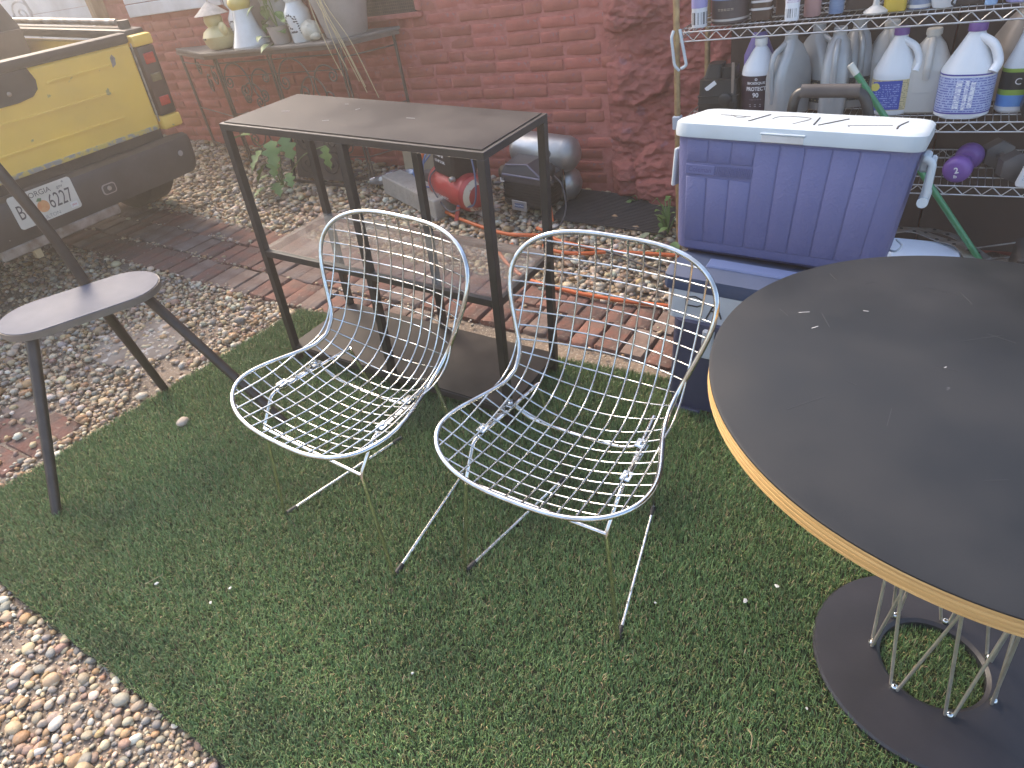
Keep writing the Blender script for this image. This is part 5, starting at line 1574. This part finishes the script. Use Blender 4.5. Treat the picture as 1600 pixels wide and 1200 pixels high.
for k, (p, q, lb) in enumerate((((2.10, 1.45, .16), (2.62, 1.78, .19), "upper thin steel rod lying under the wire shelf behind the table"), ((2.12, 1.40, .14), (2.66, 1.72, .16), "lower thin steel rod lying under the wire shelf behind the table"), ((2.28, 1.15, .06), (2.70, 1.38, .10), "steel rod on the ground just beyond the table rim"))):
    o = MB().tube([p, q], .0035, 6).build("steel_rod", dull_steel); tag(o, lb, "rod", "rods under the shelving")
ob = MB(); ob.box((2.42, 1.40, .13), (.10, .20, .26), .008)
tag(ob.build("dark_crate", mat("dark_crate", (.04, .034, .032), .7, col2=(.055, .045, .04), scale=10)), "dark upright crate in shade under the wire shelf by the table", "crate")
wb_ = MB(); wb_.box((0, 0, .06), (.10, .045, .12), .004)
tag(wb_.build("wood_scrap", mat("wood_scrap", (.26, .18, .12), .8, col2=(.19, .13, .085), scale=14, stretch=(1, 1, 5)), loc=(2.13, 1.60, 0), rot=(.05, .05, .3)), "small wooden offcut behind the perforated strap", "wood")

# ------------------------------------------------------------------ air compressors
red_tank = mat("red_tank_paint", (.40, .040, .038), .4, col2=(.33, .05, .045), scale=7, bump=.05, speck=(.46, .30, .26), speck_at=.72, speck_scale=24)
rc = thing("air_compressor", "small red air compressor with a black motor box beside the concrete block", "compressor", (-.175, 1.50, 0), (0, 0, math.radians(-24)))
tk = [(.001, -.205), (.05, -.200), (.085, -.180), (.098, -.150), (.098, .150), (.085, .180), (.05, .200), (.001, .205)]
b = MB(); b.lathe(tk, 36, M=T(0, 0, .150) @ RY(PI / 2), cap=False); b.build("tank", red_tank, rc, angle=40)
b = MB(); b.lathe([(.0995, .148), (.0995, .153)], 36, M=T(0, 0, .150) @ RY(PI / 2), cap=False); b.build("weld_seam", red_tank, rc)
b = MB(); b.lathe([(.06, .2015), (.087, .1815)], 36, M=T(.001, 0, .150) @ RY(PI / 2), cap=False); b.build("bare_tank_end", mat("chipped_cream", (.5, .44, .33), .6, col2=(.34, .10, .08), scale=22, lo=.48, hi=.54), rc)
for x in (-.12, .10):
    for sg in (-1, 1):
        b = MB(); b.box((0, 0, 0), (.03, .012, .10), .003, M=T(x, sg * .085, .045) @ RX(sg * .35)); b.build("foot", red_tank, rc)
b = MB(); b.loft([[(x, y, z) for x, y, z in sect(.20, .15, .02, .235)], sect(.21, .16, .02, .26), sect(.21, .16, .02, .40), sect(.17, .13, .02, .43)]); box_ = b.build("motor_box", black_abs, rc, angle=30)
lettering("100PSI", .048, white_ink, box_, T(-.02, -.0815, .345) @ RX(PI / 2), xscale=.62, bold=True)
lettering("1/3 HP 3 GAL", .021, white_ink, box_, T(-.02, -.0815, .305) @ RX(PI / 2), xscale=.85, bold=True)
me_ = lettering("PNEUMATIC", .034, white_ink, rc, Matrix.Identity(4), xscale=.8, bold=True)
for v in me_.data.vertices:
    x, y = v.co.x, v.co.y
    an = y / .099 - .42
    v.co = Vector((x - .03, -.0992 * math.cos(an), .150 - .0992 * math.sin(-an)))
b = MB(); b.tube(smooth_path([(-.10, -.02, .26), (-.12, -.10, .20), (-.06, -.112, .12), (.06, -.11, .06), (.13, -.08, .08)], 8), .0042, 7); b.build("power_cord", mat("grey_cord", (.09, .085, .10), .5), rc)
b = MB(); b.tube(smooth_path([(.10, .0, .40), (.20, -.02, .36), (.25, -.04, .24), (.22, -.05, .12), (.12, -.09, .10)], 8), .0050, 7); b.build("air_line", mat("blue_grey_cord", (.08, .10, .17), .45), rc)
b = MB(); b.lathe([(.001, 0), (.014, 0), (.016, .02), (.012, .03), (.001, .03)], 14, M=T(.09, -.07, .235) @ RX(PI / 2)); b.build("gauge", dull_steel, rc)

silver = mat("brushed_tank", (.48, .49, .49), .36, .75, col2=(.38, .37, .35), scale=8, rough2=.5)
bc = thing("air_compressor", "black and silver twin tank air compressor against the red wall", "compressor", (.22, 1.70, 0), (0, 0, math.radians(-4)))
for z_, y_, x0, x1 in ((.285, .10, -.22, .19), (.105, .14, -.20, .17)):
    l = (x1 - x0) / 2
    b = MB(); b.lathe([(.001, -l), (.05, -l + .006), (.080, -l + .03), (.092, -l + .06), (.092, l - .06), (.080, l - .03), (.05, l - .006), (.001, l)], 32, M=T((x0 + x1) / 2, y_, z_) @ RY(PI / 2), cap=False); b.build("tank", silver, bc, angle=40)
    b = MB(); b.lathe([(.0935, .0), (.0935, .006)], 32, M=T(x1 - .07, y_, z_) @ RY(PI / 2), cap=False); b.build("weld_seam", silver, bc)
b = MB(); b.tube(smooth_path([(.13, .02, .30), (.135, .04, .20), (.13, .06, .06)], 6), .006, 8); b.build("down_pipe", chrome, bc)
b = MB(); b.loft([sect(.25, .17, .02, .055), sect(.27, .19, .03, .07), sect(.27, .19, .03, .19)]); b.build("motor_shroud", black_abs, bc, loc=(-.005, -.055, 0), angle=30)
b = MB()
b.loft([[(-.14, -.15, .192), (.13, -.15, .192), (.13, .04, .192), (-.14, .04, .192)], [(-.14, -.15, .225), (.13, -.15, .225), (.13, .04, .225), (-.14, .04, .225)], [(-.13, -.125, .27), (.01, -.125, .285), (.02, .03, .29), (-.13, .03, .29)]])
b.build("top_cover", mat("grey_black_cover", (.05, .046, .05), .45, col2=(.065, .06, .065), scale=10), bc, angle=30)
for k in range(7):
    b = MB(); b.loft([sect(.277, .197, .032, .082 + k * .0155), sect(.277, .197, .032, .088 + k * .0155)]); b.build("fin", black_abs, bc, loc=(-.005, -.055, 0), angle=30)
b = MB(); b.tube([(-.13, -.152, .228), (.12, -.152, .228)], .006, 8); b.build("trim_bar", mat("violet_grey_trim", (.12, .115, .16), .4), bc)
b = MB(); b.tube([(.12, -.152, .228), (.015, -.130, .287), (-.12, -.130, .272)], .005, 8); b.build("trim_bar", mat("violet_grey_trim", (.12, .115, .16), .4), bc)
b = MB(); b.box((-.03, -.156, .068), (.095, .006, .055), .002); np_ = b.build("name_plate", mat("plate_alu", (.42, .39, .37), .45, .5, col2=(.35, .32, .3), scale=20), bc)
b = MB(); b.box((-.03, -.160, .070), (.058, .002, .024), .001); pn = b.build("name_badge", mat("badge_navy", (.10, .12, .20), .4), np_)
lettering("PowerMate", .0125, white_ink, pn, T(-.03, -.1614, .070) @ RX(PI / 2))
b = MB(); b.tube([(.10, -.10, .33), (.14, -.13, .36)], .022, 14); b.build("regulator_knob", black_abs, bc)
b = MB(); b.ball((.13, -.09, .26), .030, (1, .9, 1.4)); b.ball((.15, -.11, .205), .02); b.build("pressure_switch", black_abs, bc)
b = MB(); b.lathe([(.001, 0), (.016, 0), (.016, .012), (.001, .012)], 16, M=T(.15, -.13, .235) @ RX(PI / 2)); b.build("gauge", dull_steel, bc)
b = MB(); b.ball((-.155, -.10, .215), .035, (.9, .9, 1.2)); b.build("intake_filter", mat("filter_brass", (.12, .09, .06), .5, .4), bc)
b = MB(); b.box((-.135, -.148, .195), (.022, .004, .022)); b.build("white_tag", white_ink, bc, smooth=False)
b = MB(); b.tube(smooth_path([(.16, -.10, .24), (.22, -.12, .20), (.26, -.16, .10), (.24, -.22, .02), (.14, -.28, .012)], 8), .0045, 7); b.build("power_cord", mat("dark_cord", (.06, .055, .06), .5), bc)

# ------------------------------------------------------------------ hoses, blocks, mat, weeds
orange = mat("orange_hose", (.62, .135, .035), .42, col2=(.54, .12, .035), scale=20)
def hose(name, label, cat, pts_, r, m_):
    o = MB().tube(smooth_path(pts_, 8), r, 9).build(name, m_, angle=80)
    return tag(o, label, cat)
hose("air_hose", "orange air hose looping across the gravel from the red compressor", "hose",
     [(-.27, 1.50, .42), (-.32, 1.44, .36), (-.37, 1.40, .20), (-.36, 1.43, .04), (-.30, 1.455, .03), (-.20, 1.415, .025), (-.05, 1.36, .024), (.23, 1.295, .024), (.44, 1.335, .028), (.553, 1.31, .024), (.795, 1.30, .022), (1.06, 1.355, .022), (1.30, 1.40, .022), (1.6, 1.42, .02)], .0095, orange)
hose("air_hose", "orange hose strand ending at a dark fitting in the pebbles", "hose", [(.36, 1.40, .03), (.44, 1.36, .035), (.47, 1.29, .03), (.50, 1.22, .026), (.605, 1.205, .024), (.70, 1.235, .022), (.79, 1.285, .022)], .0090, orange)
hose("air_hose", "orange hose strand along the brick path behind the near chair", "hose", [(.33, 1.20, .024), (.30, 1.12, .024), (.36, 1.05, .022), (.4465, .985, .02), (.584, .915, .016), (.82, .89, .016), (1.03, .90, .016), (1.214, .927, .016), (1.42, .96, .018)], .0090, orange)
hose("air_hose", "short orange hose end rising beside the black compressor", "hose", [(.34, 1.60, .20), (.345, 1.57, .15), (.36, 1.55, .10), (.40, 1.50, .03)], .0085, orange)
hose("power_cord", "black cord lying in the pebbles right of the orange hose end", "cord", [(.79, 1.287, .024), (.88, 1.27, .024), (1.02, 1.22, .022), (1.15, 1.20, .02), (1.35, 1.25, .02)], .0055, mat("dark_cord", (.06, .055, .06), .5))
blue_c = mat("blue_cord", (.10, .17, .36), .45, col2=(.13, .2, .4), scale=20)
for k, (pp, lb) in enumerate(((([(-.30, 1.60, .40), (-.42, 1.52, .28), (-.47, 1.50, .20), (-.42, 1.48, .17), (-.36, 1.46, .30)]), "blue cord loop hanging left of the red tank, outermost"),
                              (([(-.28, 1.58, .42), (-.37, 1.50, .30), (-.38, 1.46, .14), (-.35, 1.43, .03), (-.29, 1.41, .02)]), "blue cord dropping to the pebbles along the orange hose"),
                              (([(-.30, 1.61, .38), (-.44, 1.55, .22), (-.46, 1.52, .13), (-.36, 1.50, .12)]), "thin blue cord loop nearest the concrete block"))):
    hose("blue_cable", lb, "cable", pp, .0045, blue_c)
concrete = mat("concrete_block", (.38, .35, .30), .92, col2=(.30, .27, .235), scale=12, bump=.5, bscale=90, speck=(.22, .2, .18), speck_at=.64, speck_scale=90)
o = MB().box((0, 0, .052), (.60, .14, .112), .006).build("concrete_block", concrete, loc=(-.50, 1.545, 0), rot=(0, 0, math.radians(-23)))
tag(o, "long grey concrete block lying on the gravel by the red tank", "block")
o = MB().box((0, 0, .11), (.20, .10, .22), .005).build("paving_block", mat("tan_block", (.42, .32, .20), .85, col2=(.34, .26, .17), scale=10, bump=.3), loc=(-.66, 1.83, 0), rot=(0, 0, .3))
tag(o, "tan brick block standing behind the concrete block", "block")
o = MB().box((0, 0, .05), (.26, .12, .10), .005).build("paving_block", mat("grey_brown_block", (.23, .18, .145), .9, col2=(.18, .14, .12), scale=10, bump=.3), loc=(-.48, 1.80, 0), rot=(0, 0, -.1))
tag(o, "grey brown block low behind the red tank", "block")
fo = MB()
rf = random.Random(3)
ringsf = []
for k in range(9):
    t_ = k / 8
    ringsf.append([(-.15 + .30 * t_ + rf.uniform(-.006, .006), (.022 + .025 * math.sin(PI * t_)) * math.cos(2 * PI * j / 10) * rf.uniform(.7, 1.2), .04 + (.018 + .022 * math.sin(PI * t_)) * math.sin(2 * PI * j / 10) * rf.uniform(.6, 1.25) + .05 * t_) for j in range(10)])
fo.loft(ringsf)
o = fo.build("foil_wrap", mat("crumpled_foil", (.62, .64, .67), .25, .7, col2=(.4, .4, .42), scale=18), loc=(-.80, 1.70, .0), rot=(0, 0, .35), angle=20)
tag(o, "crumpled silver foil wrapper under the iron table", "wrapper")
# scrolled iron panel leaning low behind the console
ip = thing("iron_grille", "black scrolled iron grille leaning under the iron table", "grille", (-1.28, 1.56, .02), (math.radians(-14), 0, math.radians(4)))
blk_iron = mat("black_iron", (.035, .03, .03), .5, .5, col2=(.06, .05, .045), scale=20)
for p, q in (((-.22, 0, .0), (.22, 0, 0)), ((-.22, 0, .36), (.22, 0, .36)), ((-.22, 0, 0), (-.22, 0, .36)), ((.22, 0, 0), (.22, 0, .36))):
    c_ = [(a_ + b_) / 2 for a_, b_ in zip(p, q)]
    b = MB(); b.box(c_, (abs(q[0] - p[0]) + .02, .016, abs(q[2] - p[2]) + .018), .002); b.build("frame_bar", blk_iron, ip)
for c_, s_ in (((.10, 0, .12), 1), ((.10, 0, .25), -1), ((-.10, 0, .12), -1), ((-.10, 0, .25), 1)):
    b = MB(); b.tube(spiral(c_, .078, 1.9, PI * .3, s_), .0048, 6); b.build("scroll", blk_iron, ip, angle=80)
b = MB(); b.box((0, .02, .17), (.40, .004, .30)); b.build("backing_sheet", mat("rusty_sheet", (.07, .052, .045), .8, col2=(.10, .07, .055), scale=7), ip, smooth=False)

# black drain mat of slats
dm = thing("drain_mat", "black slatted plastic mat on the gravel below the drain pipe", "mat", (.66, 1.77, .006), (0, .02, math.radians(4)))
mesh_blk = mat("black_mat_plastic", (.030, .026, .026), .5, col2=(.05, .045, .043), scale=14)
for k in range(24):
    b = MB(); b.box((0, -.20 + k * .0178, .012), (.62, .0075, .010), .0015); b.build("slat", mesh_blk, dm)
for k in range(7):
    b = MB(); b.box((-.29 + k * .097, 0, .0035), (.009, .42, .006)); b.build("cross_bar", mesh_blk, dm, smooth=False)
def weed(name, label, loc, items, m_, lobed=False, cat="weed"):
    o = thing(name, label, cat, loc)
    for (p, s_, ya, pi_, ro) in items:
        b = MB(); b.tube(smooth_path([(0, 0, 0), (p[0] * .5, p[1] * .5, p[2] * .7), p], 5), .0028, 5); b.build("stem", leaf_b, o)
        leaf(o, p, s_, ya, pi_, m_, lobed, ro)
    return o
rp = random.Random(12)
fig_leaf = mat("fig_leaf", (.11, .20, .05), .5, col2=(.17, .25, .08), scale=14)
weed("leafy_weed", "big lobed green weed growing under the console in front of the iron grille", (-1.52, 1.46, 0),
     [((-.10, -.06, .34), .21, 1.75, -.05, .1), ((.10, -.08, .33), .17, -2.5, -.75, .2), ((.17, -.05, .35), .15, -1.9, -1.0, .3), ((.02, -.10, .27), .15, 2.7, -.6, 0), ((.44, .02, .30), .14, -2.9, -1.2, .3), ((.05, -.12, .20), .14, 2.3, -.7, .3),
      ((.12, -.1, .24), .13, -2.9, -.8, 0), ((-.02, -.08, .10), .10, 2.2, -.2, 0), ((.08, -.12, .08), .11, -2.2, -.3, 0), ((.0, -.14, .05), .10, 2.9, -.1, .2), ((.2, -.1, .15), .10, -2.4, -.6, .2)], fig_leaf, True)
weed("small_weed", "small green weed climbing beside the ice chest at the wall", (.98, 1.62, 0),
     [((rp.uniform(-.05, .05), rp.uniform(-.08, .08), rp.uniform(.03, .24)), rp.uniform(.03, .055), rp.uniform(0, 6), rp.uniform(-.6, .6), 0) for k in range(16)], leaf_b)
weed("small_weed", "broad dusty green leaf by the corner of the black mat", (.93, 1.50, 0), [((0, 0, .05), .085, 2.4, -.3, .2), ((.03, .02, .03), .05, -1.0, -.2, 0)], mat("dusty_leaf", (.15, .19, .12), .6, col2=(.20, .23, .16), scale=20))
weed("small_weed", "green leaf tuft right under the ice chest corner", (1.08, 1.43, 0), [((0, 0, .06), .08, 3.4, -.6, .2), ((.02, 0, .03), .06, 1.2, -.2, 0), ((-.05, -.02, .02), .06, 2.6, -.2, .2)], leaf_b)
weed("small_weed", "green sprig beside the drain pipe end", (.70, 1.93, 0), [((0, -.02, .05), .06, 1.6, -.2, .2), ((-.02, -.03, .03), .05, 2.6, -.3, 0)], leaf_b)
# garden chair beyond the truck
gc = thing("garden_chair", "white wrought garden chair with curled back behind the pickup bed", "chair", (-4.35, 1.55, 0), (0, 0, .3))
wi = mat("white_iron", (.62, .60, .58), .5, col2=(.5, .46, .42), scale=20)
for sx_ in (-.2, .2):
    b = MB(); b.tube(smooth_path([(sx_, .2, 0), (sx_, .2, .45), (sx_ * .9, .24, .95), (sx_ * .4, .25, 1.12), (0, .25, 1.16)], 6), .010, 8); b.build("back_leg", wi, gc)
    b = MB(); b.tube([(sx_, -.2, 0), (sx_ * .95, -.19, .45)], .010, 8); b.build("front_leg", wi, gc)
    b = MB(); b.tube(spiral((sx_ * .45, .245, .92), .10, 1.7, 0, 1 if sx_ > 0 else -1), .007, 6); b.build("back_scroll", wi, gc)
b = MB(); b.lathe([(.001, .445), (.23, .445), (.24, .455), (.23, .465), (.001, .465)], 28, cap=False); b.build("seat", wi, gc)
# ------------------------------------------------------------------ thin warm volume added to stand in for lens glare
hz = MB(); hz.box((0, 0, .72), (132, 132, 3.9))
hm_ = bpy.data.materials.new("glare_haze")
hm_.use_nodes = True
nt = hm_.node_tree
for nn_ in list(nt.nodes):
    if nn_.type == 'BSDF_PRINCIPLED':
        nt.nodes.remove(nn_)
pv_ = nt.nodes.new("ShaderNodeVolumePrincipled")
pv_.inputs['Color'].default_value = (1.0, .87, .73, 1)
pv_.inputs['Density'].default_value = .036
pv_.inputs['Anisotropy'].default_value = .74
nt.links.new(pv_.outputs[0], [q for q in nt.nodes if q.type == 'OUTPUT_MATERIAL'][0].inputs['Volume'])
glare_haze = hz.build("glare_haze", hm_, smooth=False)
tag(glare_haze, "thin warm air volume added over the yard to stand for lens glare", "glare_haze", kind="stuff")
